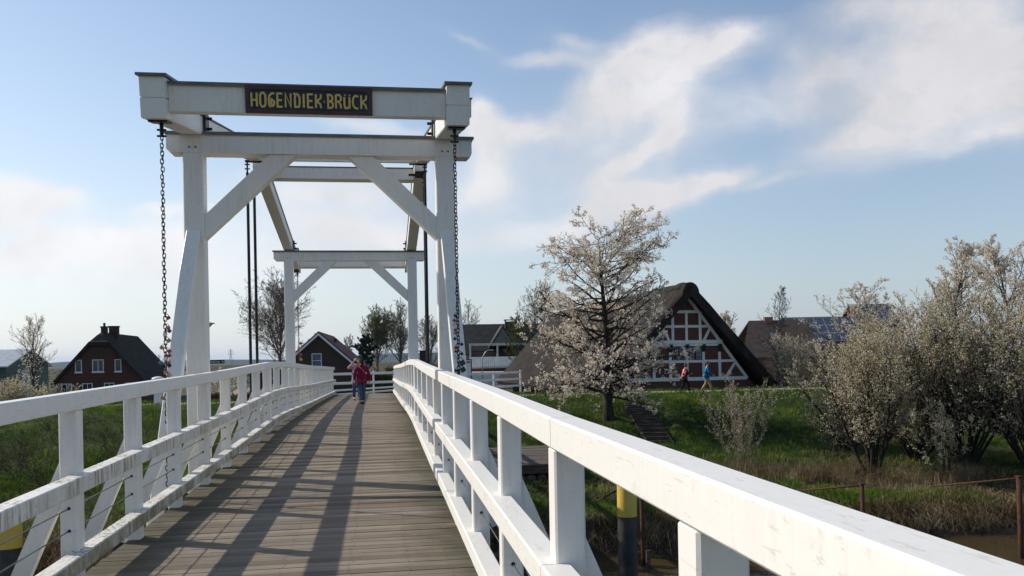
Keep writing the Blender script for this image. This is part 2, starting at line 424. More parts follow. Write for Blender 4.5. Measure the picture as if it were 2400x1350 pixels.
# portals
WS = 1.125
def portal(ya, yb, xl, xr, lint, rake, label):
    p = sub('portal', bridge); p['label'] = label
    zl = 2.80
    for x0, x1 in (xl, xr):
        mb = MB(); ch = .012
        poly = [(x0 + ch, ya), (x1 - ch, ya), (x1, ya + ch), (x1, yb - ch), (x1 - ch, yb), (x0 + ch, yb), (x0, yb - ch), (x0, ya + ch)]
        mb.loft([[(x, y, -6.2) for x, y in poly], [(x, y, zl) for x, y in poly]])
        mk('portal_post', mb, M['white'], p)
    mb = MB()
    poly = [(lint[0], zl + .05), (lint[0] + .05, zl), (lint[1] - .05, zl), (lint[1], zl + .05), (lint[1], zl + .26), (lint[0], zl + .26)]
    mb.loft([[(x, ya - .006, z) for x, z in poly], [(x, yb + .006, z) for x, z in poly]])
    li = mk('lintel', mb, M['white'], p)
    mb = MB()
    mb.box(lint[0] - .03, lint[1] + .03, ya - .035, yb + .035, zl + .261, zl + .277)
    mb.box(lint[0] - .03, lint[1] + .03, ya - .038, ya - .03, zl + .236, zl + .277)
    mk('capping', mb, M['cap'], li)
    mb = MB()
    for x0, x1 in (xl, xr):
        for dx in (.09, .17):
            mb.tube([(x0 + dx, ya - .014, zl + .075), (x0 + dx, ya - .004, zl + .075)], .014, 8)
    mk('bolt_head', mb, M['bolt'], li)
    for sgn, xin in ((1, xl[1]), (-1, xr[0])):
        mb = MB()
        poly = [(xin + sgn * .002, 1.66), (xin + sgn * 1.20, zl - .002), (xin + sgn * .855, zl - .002), (xin + sgn * .002, 1.975)]
        mb.loft([[(x, ya + .03, z) for x, z in poly], [(x, yb - .03, z) for x, z in poly]])
        mk('knee_brace', mb, M['white'], p)
    # raking struts: lean away from the span, splayed a little outwards
    for x0, x1, sg in ((*xl, -1), (*xr, 1)):
        mb = MB(); ch = .010
        cx = (x0 + x1) / 2 + sg * .0
        yt = ya if rake < 0 else yb
        top, bot = 1.76, -3.6
        rings = []
        for z, k in ((top, 0.0), (1.2, .1), (bot, 1.0)):
            yy = yt + rake * (.01 + k * 2.55); xx = cx + sg * .17 * k
            w = .088; h = .075
            ys = sorted([yy, yy + rake * .15])
            if k == 0: ys = sorted([yt, yy + rake * .04])
            rings.append([(xx + a, b, z) for a, b in [(-w + ch, ys[0]), (w - ch, ys[0]), (w, ys[0] + ch), (w, ys[1] - ch), (w - ch, ys[1]), (-w + ch, ys[1]), (-w, ys[1] - ch), (-w, ys[0] + ch)]])
        mb.loft(rings)
        st = mk('raking_strut', mb, M['white'], p)
        mb = MB()
        yb_ = yt + rake * (.09)
        mb.tube([(cx, yb_, 1.47), (cx, yb_ + rake * .11, 1.47)], .032, 14)
        mb.mi = 1
        mb.tube([(cx, yb_ + rake * .10, 1.47), (cx, yb_ + rake * .13, 1.47)], .016, 6)
        mk('bolt_head', mb, [M['bolt'], M['black_steel']], st)
    # piles and walers under the portal
    mb = MB()
    for x in (-2.3, -1.35, -.3, .75):
        mb.tube([(x, (ya + yb) / 2 + rake * .5, -6.4), (x, (ya + yb) / 2 + rake * .5, zd(ya) - .36)], .15, 12)
    mk('pile', mb, M['dark_wood'], p)
    mb = MB()
    for z in (-2.25, -3.2, -4.2):
        for dy in (-.12, .12):
            mb.bar((-3.3, (ya + yb) / 2 + rake * .5 + dy * 1.9, z), (1.85, (ya + yb) / 2 + rake * .5 + dy * 1.9, z), .14, .24, .01)
    mk('waler', mb, M['dark_wood'], p)
    return p
portal(12.1, 12.36, (-2.53, -2.27), (.82, 1.08), (-2.735, 1.32), -1, 'nearer portal whose struts lean towards the camera')
portal(24.8, 25.06, (-2.56, -2.31), (.82, 1.09), (-2.83, 1.33), 1, 'far portal, smaller in view')

# balance frames
def balance(s0, s1, z0, z1, xl, xr, box, sign):
    """tilted frame from counterweight end s0 (low) to leaf tip s1 (high)"""
    f = sub('balance_frame', bridge)
    d = np.array((0, s1 - s0, z1 - z0)); L = np.linalg.norm(d); d /= L
    up = np.array((0, -d[2], d[1])) if d[1] > 0 else np.array((0, d[2], -d[1]))
    o = np.array((0, s0, z0))
    P = lambda x, a, h: np.array((x, 0, 0)) + o + d * a + up * h
    for x0, x1 in (xl, xr):
        mb = MB(); ch = .01
        def ring(a, h0, h1):
            return [P(x, a, h) for x, h in [(x0 + ch, h0), (x1 - ch, h0), (x1, h0 + ch), (x1, h1 - ch), (x1 - ch, h1), (x0 + ch, h1), (x0, h1 - ch), (x0, h0 + ch)]]
        mb.loft([ring(box + .002, 0, .245), ring(L - .45, 0, .245), ring(L, .05, .245)])
        be = mk('beam', mb, M['white'], f)
        mb = MB()
        mb.loft([[P(x, a, h) for x, h in [(x0 - .02, .246), (x1 + .02, .246), (x1 + .02, .262), (x0 - .02, .262)]] for a in (box + .003, L + .02)])
        mk('capping', mb, M['cap'], be)
        mb = MB()
        mb.loft([ring(0, 0, .222), ring(box, 0, .222)])
        mb.loft([ring(.002, .226, .45), ring(box, .226, .45)])
        mk('counterweight', mb, M['white'], f)
        mb = MB()
        mb.loft([[P(x, a, h) for x, h in [(x0 - .028, .452), (x1 + .028, .452), (x1 + .028, .48), (x0 - .028, .48)]] for a in (-.04, box + .02)])
        mk('capping', mb, M['cap'], f)
        # pivot bracket on the lintel
        a = (12.23 - s0) / d[1] if d[1] > 0 else (s0 - 24.93) / -d[1]
        mb = MB(); xi = x1 if x0 < -1 else x0
        sg = 1 if x0 < -1 else -1
        q = P(xi + sg * .02, a, .0)
        mb.box(min(q[0], q[0] + sg * .02), max(q[0], q[0] + sg * .02), q[1] - .12, q[1] + .12, 3.08, 3.36)
        for dz in (.07, .21):
            mb.tube([(q[0], q[1], 3.08 + dz), (q[0] + sg * .08, q[1], 3.08 + dz)], .02, 8)
        mk('pivot_bracket', mb, M['black_steel'], f)
        # hanger plate for the chain
        mb = MB(); xc = (x0 + x1) / 2 + ((.012 if x0 > -2.55 else .05) if x0 < -1 else -.02)
        q = P(xc, .30, 0)
        mb.loft([[P(x, a, h) for x, h in [(x0 + .03, -.022), (x1 - .03, -.022), (x1 - .03, -.002), (x0 + .03, -.002)]] for a in (.16, .42)])
        mb.tube([q + (0, 0, -.02), q + (0, 0, -.17)], .022, 8)
        mb.tube([q + (-.05, 0, -.10), q + (.05, 0, -.10)], .012, 6)
        mb.tube([q + (-.05, 0, -.17), q + (.05, 0, -.17)], .012, 6)
        mk('hanger', mb, M['black_steel'], f)
        # lift-rod plate at the leaf tip
        mb = MB()
        mb.loft([[P(x, a, h) for x, h in [(x0 + .02, -.02), (x1 - .02, -.02), (x1 - .02, .048), (x0 + .02, .048)]] for a in (L - .24, L - .02)])
        mk('rod_plate', mb, M['black_steel'], f)
    xa, xb = xl[1] + .003, xr[0] - .003
    for a, h0, h1, w, nm in ((.14, .09, .40, .26, 'crossbeam'), (L - .62, .0, .25, .22, 'crossbeam')):
        mb = MB()
        mb.loft([[P(x, a + p, q) for p, q in [(0, h0 + .01), (.01, h0), (w, h0), (w, h1), (0, h1)]] for x in (xa, xb)])
        cb = mk(nm, mb, M['white'], f)
        mb = MB()
        mb.loft([[P(x, a + p, q) for p, q in [(-.03, h1 + .001), (w + .03, h1 + .001), (w + .03, h1 + .018), (-.03, h1 + .018)]] for x in (xa + .002, xb - .002)])
        mb.loft([[P(x, a + p, q) for p, q in [(-.034, h1 - .02), (-.026, h1 - .02), (-.026, h1 + .018), (-.034, h1 + .018)]] for x in (xa + .002, xb - .002)])
        mk('capping', mb, M['cap'], cb)
    for x0, x1 in ((xl[0] - .075, xl[0] - .002), (xr[1] + .002, xr[1] + .085)):
        mb = MB()
        mb.loft([[P(x, .62 + p, q) for p, q in [(0, .16), (.24, .16), (.24, .37), (0, .37)]] for x in (x0, x1)])
        mb.mi = 1
        mb.loft([[P(x, .62 + p, q) for p, q in [(-.02, .371), (.26, .371), (.26, .386), (-.02, .386)]] for x in (x0 - .012, x1 + .012)])
        mk('tenon_end', mb, [M['white'], M['cap']], f)
    return f, P, L
XL1, XR1 = (-2.535, -2.268), (.818, 1.082)
fr1, P1, L1 = balance(10.08, 18.80, 2.702, 4.175, XL1, XR1, 1.05, True)
tag(fr1, 'nearer balance frame carrying the name board')
XL2, XR2 = (-2.56, -2.31), (.822, 1.088)
fr2, P2, L2 = balance(27.25, 18.98, 2.70, 4.03, XL2, XR2, 1.05, False)
tag(fr2, 'far balance frame rising towards the middle of the span')
# lift rods
for x, s, zt in ((-2.63, 18.70, 4.15), (1.03, 18.70, 4.15), (-2.555, 19.12, 4.0), (1.03, 19.12, 4.0)):
    mb = MB()
    mb.tube([(x, s, zt - .22), (x, s, zd(s) - .25)], .030, 10)
    mb.tube([(x, s, zt), (x, s, zt - .22)], .018, 8)
    for dz in (.05, .14): mb.tube([(x - .05, s, zt - dz), (x + .05, s, zt - dz)], .014, 6)
    xi = -2.15 if x < 0 else .70
    mb.box(min(x - .04, xi), max(x + .04, xi), s - .05, s + .05, zd(s) - .30, zd(s) - .20)
    mb.box(min(x - .04, xi), max(x + .04, xi), s - .05, s + .05, zt, zt + .035)
    mk('lift_rod', mb, M['black_steel'], bridge)

# ---------------------------------------------------------------- name board
M['gold'] = simple('gold_paint', (.78, .54, .15), (.66, .45, .12), 18, .55)
M['navy'] = simple('navy_paint', (.010, .022, .042), (.016, .032, .058), 10, .5)
M['maroon'] = simple('maroon_paint', (.060, .028, .034), (.085, .042, .046), 9, .55)
dn = np.array((0, 8.72, 1.473)); dn /= np.linalg.norm(dn); upn = np.array((0, -dn[2], dn[1]))
SO = P1((-1.433 - .03) / 2, .14, .245) - dn * .003                   # middle of the board on the beam's face
board = thing('name_sign', 'maroon framed dark blue name board lettered HOGENDIEKBRÜCK in gold on the front beam', 'sign', SO * WS)
S3 = lambda u, v, w: SO + np.array((u, 0, 0)) + upn * v - dn * w
SW, SH = .705, .152
mb = MB()
mb.loft([[S3(u, v, 0) for u, v in [(-SW, -SH), (SW, -SH), (SW, SH), (-SW, SH)]], [S3(u, v, .022) for u, v in [(-SW, -SH), (SW, -SH), (SW, SH), (-SW, SH)]]])
mk('back_board', mb, M['navy'], board)
mb = MB(); t_ = .042
for u0, u1, v0, v1 in ((-SW, SW, SH - t_, SH + .002), (-SW, SW, -SH - .002, -SH + t_), (-SW, -SW + t_, -SH + t_, SH - t_), (SW - t_, SW, -SH + t_, SH - t_)):
    q = [(u0, v0), (u1, v0), (u1, v1), (u0, v1)]
    mb.loft([[S3(u, v, .0225) for u, v in q], [S3(u, v, .036) for u, v in q]])
for su in (-1, 1):
    for sv in (-1, 1):
        cu, cv = su * (SW - t_), sv * (SH - t_)
        q = [(cu, cv)] + [(cu - su * .036 * math.cos(a), cv - sv * .036 * math.sin(a)) for a in np.linspace(0, math.pi / 2, 6)]
        mb.loft([[S3(u, v, .0225) for u, v in q], [S3(u, v, .0345) for u, v in q]])
mk('frame', mb, M['maroon'], board)
mb = MB()
for su in (-1, 1):
    for sv in (-1, 1):
        c = S3(su * (SW - .032), sv * (SH - .032), .036)
        mb.tube([c, c - dn * .008], .0075, 8)
mk('bolt_head', mb, M['bolt'], board)
# letters as strokes on a 0..1 box (width, height)
G = {
 'H': [[(0.1, 1), (0.1, 0)], [(.9, 1), (.9, 0)], [(.1, .47), (.9, .47)]],
 'O': [[(.1, .16), (.1, .84), (.35, 1), (.65, 1), (.9, .84), (.9, .16), (.65, 0), (.35, 0), (.1, .16)]],
 'G': [[(.98, .98), (.55, .98), (.2, .80), (.1, .60), (.1, .25), (.2, .05), (.45, 0)], [(.4, .60), (.9, .38), (.9, .22), (.62, 0)], [(.48, .50), (.42, .30), (.6, .04)]],
 'E': [[(.95, .98), (.1, .98), (.1, .02), (.95, .02)], [(.1, .5), (.85, .5)]],
 'N': [[(.1, 0), (.1, 1), (.9, 0), (.9, 1)]],
 'D': [[(0, .98), (.5, .98), (.78, .9), (.92, .72), (.92, .3), (.8, .05), (.25, .02), (.22, .2), (.22, .7), (.34, .9)]],
 'I': [[(.5, 1), (.5, 0)]],
 'K': [[(.1, 1), (.1, 0)], [(.9, 1), (.85, .72), (.2, .48), (.75, .30), (.9, 0)]],
 'B': [[(.0, .98), (.6, .98), (.85, .86), (.85, .62), (.55, .5), (.22, .5)], [(.55, .5), (.92, .36), (.92, .14), (.7, .02), (.05, .02)], [(.2, .98), (.2, .02)]],
 'R': [[(.1, 1), (.1, 0)], [(.1, .98), (.65, .98), (.88, .84), (.88, .64), (.6, .5), (.2, .5)], [(.5, .5), (.8, .28), (.9, 0)]],
 'U': [[(.1, .86), (.1, .25), (.25, .03), (.6, .03), (.9, .2)], [(.9, .86), (.9, 0)], [(.25, 1.02), (.2, .95)], [(.95, 1.02), (.9, .95)]],
 'C': [[(.98, .9), (.5, .97), (.2, .82), (.1, .55), (.15, .25), (.45, .06), (.95, 0)]],
 '.': [[(-.1, .47), (1.1, .47)]],
}
def stroke(mb, pts, th, w0, w1):
    pts = [np.array(p, float) for p in pts]; n = len(pts); L, Rr = [], []
    for i in range(n):
        d0 = pts[i] - pts[i - 1] if i > 0 else pts[1] - pts[0]
        d1 = pts[i + 1] - pts[i] if i < n - 1 else d0
        d0 = d0 / (np.linalg.norm(d0) + 1e-9); d1 = d1 / (np.linalg.norm(d1) + 1e-9)
        nn = np.array((-(d0 + d1)[1], (d0 + d1)[0])); k = np.linalg.norm(nn)
        nn = nn / k if k > 1e-6 else np.array((-d0[1], d0[0]))
        c = max(.55, abs(nn @ np.array((-d0[1], d0[0]))))
        L.append(pts[i] + nn * th / 2 / c); Rr.append(pts[i] - nn * th / 2 / c)
    rings = [[S3(*L[i], w0), S3(*Rr[i], w0), S3(*Rr[i], w1), S3(*L[i], w1)] for i in range(n)]
    mb.loft(rings)
word = 'HOGENDIEK.BRUCK'; wid = {'I': .034, '.': .012, 'N': .072, 'E': .066, 'D': .074, 'C': .072}
adv = [wid.get(c, .072) for c in word]; gap = .0225
tot = sum(adv) + gap * (len(adv) - 1); u = -tot / 2
mb = MB(); lh = .150
for i, (c, w) in enumerate(zip(word, adv)):
    for j, st in enumerate(G[c]):
        stroke(mb, [(u + p * w, -lh / 2 - .004 + q * lh) for p, q in st], .0215 if c != '.' else .016, .0222 - .0006 * j, .030 + .0006 * j)
    u += w + gap
mk('lettering', mb, M['gold'], board)

# ---------------------------------------------------------------- chains and padlocks
def link_pts(c, L, W, r, rot, n=12, k=5):
    path = []
    h = (L - W) / 2
    for i in range(n):
        a = 2 * math.pi * i / n
        path.append((W / 2 * math.cos(a) - 0, (h if math.sin(a) >= 0 else -h) + W / 2 * math.sin(a)))
    rings = []
    for i in range(n):
        a = 2 * math.pi * i / n
        nx, nz = math.cos(a), math.sin(a)
        ring = []
        for j in range(k):
            b = 2 * math.pi * j / k
            px = path[i][0] + nx * r * math.cos(b); pz = path[i][1] + nz * r * math.cos(b); py = r * math.sin(b)
            ring.append((c[0] + px * math.cos(rot) - py * math.sin(rot), c[1] + px * math.sin(rot) + py * math.cos(rot), c[2] + pz))
        rings.append(ring)
    v = [p for q in rings for p in q]; f = []
    for i in range(n):
        for j in range(k):
            i2, j2 = (i + 1) % n, (j + 1) % k
            f.append((i * k + j, i * k + j2, i2 * k + j2, i2 * k + j))
    return v, f
def chain(x, y, z0, z1, label):
    t = thing('hanging_chain', label, 'chain', np.array((x, y, z1)) * WS, 0, 'chains hanging from the balance beams')
    mb = MB(); z = z0; i = 0
    while z > z1:
        mb.add(*link_pts((x + .004 * math.sin(i * 1.7), y + .004 * math.cos(i * 2.3), z - .03), .060, .034, .0060, (i % 2) * math.pi / 2 + .5 + R_.uniform(-.25, .25)))
        z -= .0445; i += 1
    mk('links', mb, M['chain'], t, True)
    return t
PC1 = P1((XL1[0] + XL1[1]) / 2 + .012, .30, 0); PC2 = P1((XR1[0] + XR1[1]) / 2 - .02, .30, 0)
PC3 = P2((XL2[0] + XL2[1]) / 2 + .05, .30, 0)
chain(PC1[0], PC1[1], PC1[2] - .16, -1.72, 'dark rusty chain hung with padlocks beside the left near post')
chain(PC2[0], PC2[1], PC2[2] - .16, -1.10, 'dark rusty chain hung with padlocks beside the right near post')
chain(PC3[0], PC3[1], PC3[2] - .16, -.9, 'thin looking distant chain behind the far portal')
LK = {'red': (.33, .03, .035), 'pink': (.50, .16, .18), 'brass': (.42, .26, .10), 'silver': (.52, .52, .53), 'white': (.72, .70, .70), 'green': (.03, .13, .08), 'black': (.02, .02, .025), 'salmon': (.55, .19, .14)}
for k, c in LK.items(): M['lock_' + k] = simple('padlock_' + k, c, tuple(v * .7 for v in c), 14, .35, .5 if k in ('brass', 'silver') else .15, .5)
NTH = ['topmost', 'second', 'third', 'fourth', 'fifth', 'sixth', 'seventh', 'eighth', 'ninth', 'tenth', 'eleventh', 'twelfth', 'thirteenth', 'fourteenth', 'fifteenth', 'sixteenth', 'seventeenth', 'eighteenth', 'nineteenth', 'twentieth', 'twenty-first', 'twenty-second', 'twenty-third', 'twenty-fourth']
def padlock(p, col, tilt, side, size, label, group):
    size *= WS
    t = thing('padlock', label, 'padlock', np.array(p) * WS, 0, group)
    t.rotation_euler = (0, tilt, R_.uniform(-.5, .5))
    w, d, h, c = .021 * size, .009 * size, .040 * size, .004
    pr = [(-w + c, -d), (w - c, -d), (w, -d + c), (w, d - c), (w - c, d), (-w + c, d), (-w, d - c), (-w, -d + c)]
    mb = MB(); z1 = -.022 * size; z0 = z1 - h
    mb.loft([[(x * .86, y * .8, z0) for x, y in pr], [(x, y, z0 + .004) for x, y in pr], [(x, y, z1 - .004) for x, y in pr], [(x * .86, y * .8, z1) for x, y in pr]])
    mk('body', mb, M['lock_' + col], t, False, False)
    mb = MB()
    a = .013 * size
    mb.tube([(-a, 0, z1 + .001)] + [(-a * math.cos(q), 0, a * math.sin(q) - .008) for q in np.linspace(0, math.pi, 7)] + [(a, 0, z1 + .001)], .0032 * size, 6, True, (0, 1, 0))
    mk('shackle', mb, M['bolt'], t, True, False)
lt = [(742, 'red', 1), (765, 'pink', 1), (775, 'red', 1), (781, 'white', 0), (797, 'brass', 1), (813, 'brass', -1), (822, 'red', 1), (832, 'red', 1), (838, 'white', 0), (848, 'salmon', 1), (851, 'green', -1), (856, 'black', 1), (871, 'salmon', 0), (879, 'brass', 1), (932, 'brass', -1), (945, 'red', 1), (955, 'black', 1), (980, 'white', 0), (1004, 'red', 1), (1012, 'black', 0)]
for i, (py, col, sd) in enumerate(lt):
    z = at(388, py, 9.75)[2] + .03
    padlock((PC1[0] + sd * .020, PC1[1] - .015, z), col, -sd * R_.uniform(.35, .8), sd, .98, '%s padlock, %s from the top on the left near chain' % (col, NTH[i]) if i else col + ' padlock, topmost on the left near chain', 'padlocks on the left near chain')
rt = [(735, 'black', -1), (748, 'red', -1), (758, 'silver', -1), (770, 'red', -1), (778, 'pink', -1), (792, 'black', -1), (806, 'black', 1), (813, 'red', -1), (822, 'red', -1), (829, 'black', 1), (836, 'silver', -1), (846, 'black', 1), (855, 'black', 1), (863, 'black', 1), (869, 'black', -1), (872, 'black', 0)]
for i, (py, col, sd) in enumerate(rt):
    z = at(1074, py, 10.0)[2] + .03
    padlock((PC2[0] + sd * .020, PC2[1] - .015, z), col, -sd * R_.uniform(.3, .7), sd, .85 + .6 * (i in (11, 13)), '%s padlock, %s from the top on the right near chain' % (col, NTH[i]) if i else col + ' padlock, topmost on the right near chain', 'padlocks on the right near chain')
for i, (py, col, sd) in enumerate([(800, 'red', 1), (812, 'salmon', 0), (827, 'red', 1), (838, 'brass', 1)]):
    padlock((PC3[0] + sd * .02, PC3[1] - .02, at(693, py, 26.2)[2]), col, -sd * .6, sd, 1.8, '%s padlock, %s from the top on the distant chain' % (col, NTH[i]) if i else col + ' padlock, topmost on the distant chain', 'padlocks on the distant chain')
WS = 1.0
# ---------------------------------------------------------------- ground
GS = [-400, -60, -14, -9, -4, 3, 7, 10, 20.5, 21.8, 22.6, 23.6, 24.6, 27, 33, 36, 42.5, 44.9, 45.6, 49.6, 50.6, 53, 60, 75, 9000]
GZ = [-3.5, -3.4, -2.1, -2.05, -2.3, -4.6, -5.5, -5.9, -6.0, -5.62, -5.15, -4.55, -4.30, -4.18, -3.98, -3.72, -2.42, -2.16, -2.12, -2.12, -2.10, -2.35, -3.35, -3.55, -3.6]
_ph = rng.uniform(0, 6.28, (14, 2)); _fr = rng.uniform(.12, 1.3, (14, 1)) * np.array([[1.0, 1.0]]); _an = rng.uniform(0, 6.28, 14)
def wob(X, Y):
    h = 0
    for i in range(14):
        h = h + np.sin((X * math.cos(_an[i]) + Y * math.sin(_an[i])) * _fr[i, 0] * 1.6 + _ph[i, 0]) / (1 + 2.2 * _fr[i, 0])
    return h * .22
ST0 = ground_at(1545, 36.6, 0); ST1 = ground_at(1487, 43.6, 0)   # foot and head of the bank steps
def H(X, Y):
    X = np.asarray(X, float); Y = np.asarray(Y, float)
    sh = 1.1 * np.sin(X * .23 + .8) * np.clip((np.abs(X + 1) - 3) / 6, 0, 1) + .5 * np.sin(X * .71)
    edge = np.clip(1 - np.abs(Y - 23.5) / 6, 0, 1)
    z = np.interp(Y + .55 * sh * edge + .75, GS, GZ)
    flat = np.clip((np.abs(Y - 47.6) - 2.3) / 2.5, 0, 1) * np.clip(1 - (np.abs(Y) - 60) / 300, 0, 1)
    amp = np.where((Y > 20) & (Y < 45), .42, .20)
    a = (Y - ST0[1]) / (ST1[1] - ST0[1]); xs = ST0[0] + (ST1[0] - ST0[0]) * a
    cut = np.clip((1.15 - np.abs(X - xs)) / .4, 0, 1) * np.clip((a + .1) / .08, 0, 1) * np.clip((1.08 - a) / .08, 0, 1)
    return z + wob(X, Y) * amp * flat - .30 * cut

def axis(parts):
    a = [np.arange(p, q, st) for p, q, st in parts]
    return np.unique(np.round(np.concatenate(a), 4))
gx = axis([(-7000, -800, 620), (-800, -120, 68), (-120, -45, 6), (-45, 45, .45), (45, 120, 6), (120, 800, 68), (800, 7001, 620)])
gy = axis([(-400, -40, 40), (-40, 14, 1.5), (14, 56, .32), (56, 120, 4), (120, 800, 68), (800, 9001, 600)])
X, Y = np.meshgrid(gx, gy); Z = H(X, Y)
idx = np.arange(X.size).reshape(X.shape)
F = np.stack([idx[:-1, :-1], idx[:-1, 1:], idx[1:, 1:], idx[1:, :-1]], -1).reshape(-1, 4)
def groundmat():
    m, t, b, oc = newmat('soil_and_turf', .95, 0, .1)
    s = t.sep(oc)
    n1, n2 = t.noise(oc, .45, 5), t.noise(oc, 3.5, 5)
    f = t.math('ADD', t.math('MULTIPLY', n1, .6), t.math('MULTIPLY', n2, .4))
    turf = t.ramp(f, [(.32, (.012, .022, .006)), (.5, (.026, .042, .010)), (.68, (.055, .060, .024))])
    mud = t.ramp(n2, [(.3, (.022, .017, .012)), (.7, (.075, .058, .040))])
    k = t.ramp(t.math('ADD', s[2], t.math('MULTIPLY', n1, .9)), [(0.0, 0.0), (1.0, 0.0)])
    up = t.math('MULTIPLY', t.math('ADD', t.math('ADD', s[2], 4.62), t.math('MULTIPLY', t.math('SUBTRACT', n1, .5), .9)), 3.2, clamp=True)
    col = t.mix(up, mud, turf)
    far = t.math('MULTIPLY', t.math('SUBTRACT', s[1], 62.0), .03, clamp=True)
    fld = t.ramp(t.noise(t.vmath('MULTIPLY', oc, (.010, .035, 0)), 1.0, 4), [(.35, (.055, .060, .030)), (.5, (.085, .085, .050)), (.65, (.11, .095, .065))])
    col = t.mix(far, col, fld)
    t.set(b.inputs['Base Color'], col)
    t.set(b.inputs['Normal'], t.bump(t.noise(oc, 9, 5), .7, .08))
    return m
tag(raw('ground', np.stack([X, Y, Z], -1).reshape(-1, 3), F, groundmat(), smooth=True), kind='structure')

def watermat():
    m, t, b, oc = newmat('river_water', .10, 0, .35)
    t.set(b.inputs['Base Color'], t.ramp(t.noise(oc, .25, 3), [(.3, (.050, .036, .016)), (.7, (.075, .054, .026))]))
    n = t.math('ADD', t.noise(t.vmath('MULTIPLY', oc, (1.2, 3.0, 1)), 1.3, 4), t.math('MULTIPLY', t.noise(oc, 9, 2), .25))
    t.set(b.inputs['Normal'], t.bump(n, .25, .05))
    return m
WZ = -5.22
wx = np.linspace(-300, 300, 61); wy = np.linspace(4, 26, 12)
X, Y = np.meshgrid(wx, wy); idx = np.arange(X.size).reshape(X.shape)
F = np.stack([idx[:-1, :-1], idx[:-1, 1:], idx[1:, 1:], idx[1:, :-1]], -1).reshape(-1, 4)
tag(raw('river_water', np.stack([X, Y, X * 0 + WZ], -1).reshape(-1, 3), F, watermat()), kind='structure')

# gravel path on the dike and a side lane beyond it
M['path'] = simple('path_gravel', (.26, .225, .19), (.36, .32, .275), 2.5, .95, 0, .1, .3, 30)
M['lane'] = simple('lane_paving', (.26, .20, .175), (.34, .27, .235), 1.2, .9, 0, .1, .2, 8)
px_ = axis([(-90, -30, 3), (-30, 31, .6), (31, 91, 3)])
def strip(name, xs, ya, yb, dz, m, n=5):
    v, f = [], []
    for i, x in enumerate(xs):
        wv = .12 * math.sin(x * .9) + .08 * math.sin(x * 2.3 + 1)
        for j in range(n):
            y = ya(x) + wv + (yb(x) - ya(x) - 0) * j / (n - 1)
            v.append((x, y, float(H(x, y)) + dz))
    for i in range(len(xs) - 1):
        for j in range(n - 1):
            a = i * n + j; f.append((a, a + n, a + n + 1, a + 1))
    return tag(raw(name, v, f, m), kind='structure')
strip('path', px_, lambda x: 47.0, lambda x: 49.3, .012, M['path'])
# lane running away from the bridge foot on the left to the parked car
v, f = [], []
for i, s in enumerate(np.linspace(0, 1, 30)):
    p = ground_at(540 + 60 * s, 50 + 74 * s, 0); wd = 2.2
    for k in (-wd, 0, wd):
        q = p + RT * k; v.append((q[0], q[1], float(H(q[0], q[1])) + .06))
for i in range(29):
    for j in range(2):
        a = i * 3 + j; f.append((a, a + 1, a + 4, a + 3))
tag(raw('lane', v, f, M['lane']), kind='structure')

# far wooded hills
hv, hf = [], []
hx = np.linspace(-7000, 7000, 260)
hh = 26 + 16 * np.sin(hx / 900 + .4) + 9 * np.sin(hx / 310) + 5 * np.sin(hx / 120 + 2) + 2.5 * rng.random(260)
hh = np.clip(hh, 6, None)
for i, x in enumerate(hx):
    yy = 5200 + 260 * math.sin(x / 1100)
    for a, b in ((-500, -4.5), (-250, hh[i] * .55), (0, hh[i]), (400, hh[i] * .8), (900, -4.5)):
        hv.append((x, yy + a, b))
for i in range(259):
    for j in range(4):
        a = i * 5 + j; hf.append((a, a + 5, a + 6, a + 1))
M['hills'] = simple('wooded_hills', (.008, .014, .012), (.018, .026, .022), .01, .95)
tag(raw('hills', hv, hf, M['hills']), kind='structure')

# ---------------------------------------------------------------- plants: vectorised branching
def norm(a): return a / (np.linalg.norm(a, axis=-1, keepdims=True) + 1e-9)
def grow(p, d, L, r, m, wig, trop, taper=.35, g=rng):
    N = len(p); P = np.zeros((N, m, 3)); P[:, 0] = p; d = norm(d)
    for i in range(1, m):
        d = norm(d + g.normal(0, wig, (N, 3)) + np.asarray(trop))
        P[:, i] = P[:, i - 1] + d * (L / (m - 1))[:, None]
    R = r[:, None] * (1 - (1 - taper) * np.linspace(0, 1, m)[None])
    return P, R
def spawn(P, R, n, t0, t1, spread, lr, rr, g=rng, lens=None, up=0.0):
    N, m, _ = P.shape
    t = (t0 + (t1 - t0) * (np.arange(n)[None] + g.random((N, n))) / n) * (m - 1)
    i = np.clip(t.astype(int), 0, m - 2); fr = (t - i)[..., None]
    a = np.take_along_axis(P, i[..., None], 1); b = np.take_along_axis(P, i[..., None] + 1, 1)
    pos = a + (b - a) * fr; ax = norm(b - a)
    side = norm(np.cross(ax, g.normal(0, 1, (N, n, 3))))
    ang = g.normal(spread, .22, (N, n, 1))
    d = ax * np.cos(ang) + side * np.sin(ang); d[..., 2] += up
    rad_ = np.take_along_axis(R, i, 1) * rr
    L0 = np.linalg.norm(np.diff(P, axis=1), axis=2).sum(1)[:, None]
    ln = L0 * lr * (1.15 - .75 * t / (m - 1)) * g.uniform(.6, 1.25, (N, n))
    return pos.reshape(-1, 3), d.reshape(-1, 3), ln.ravel(), rad_.ravel()
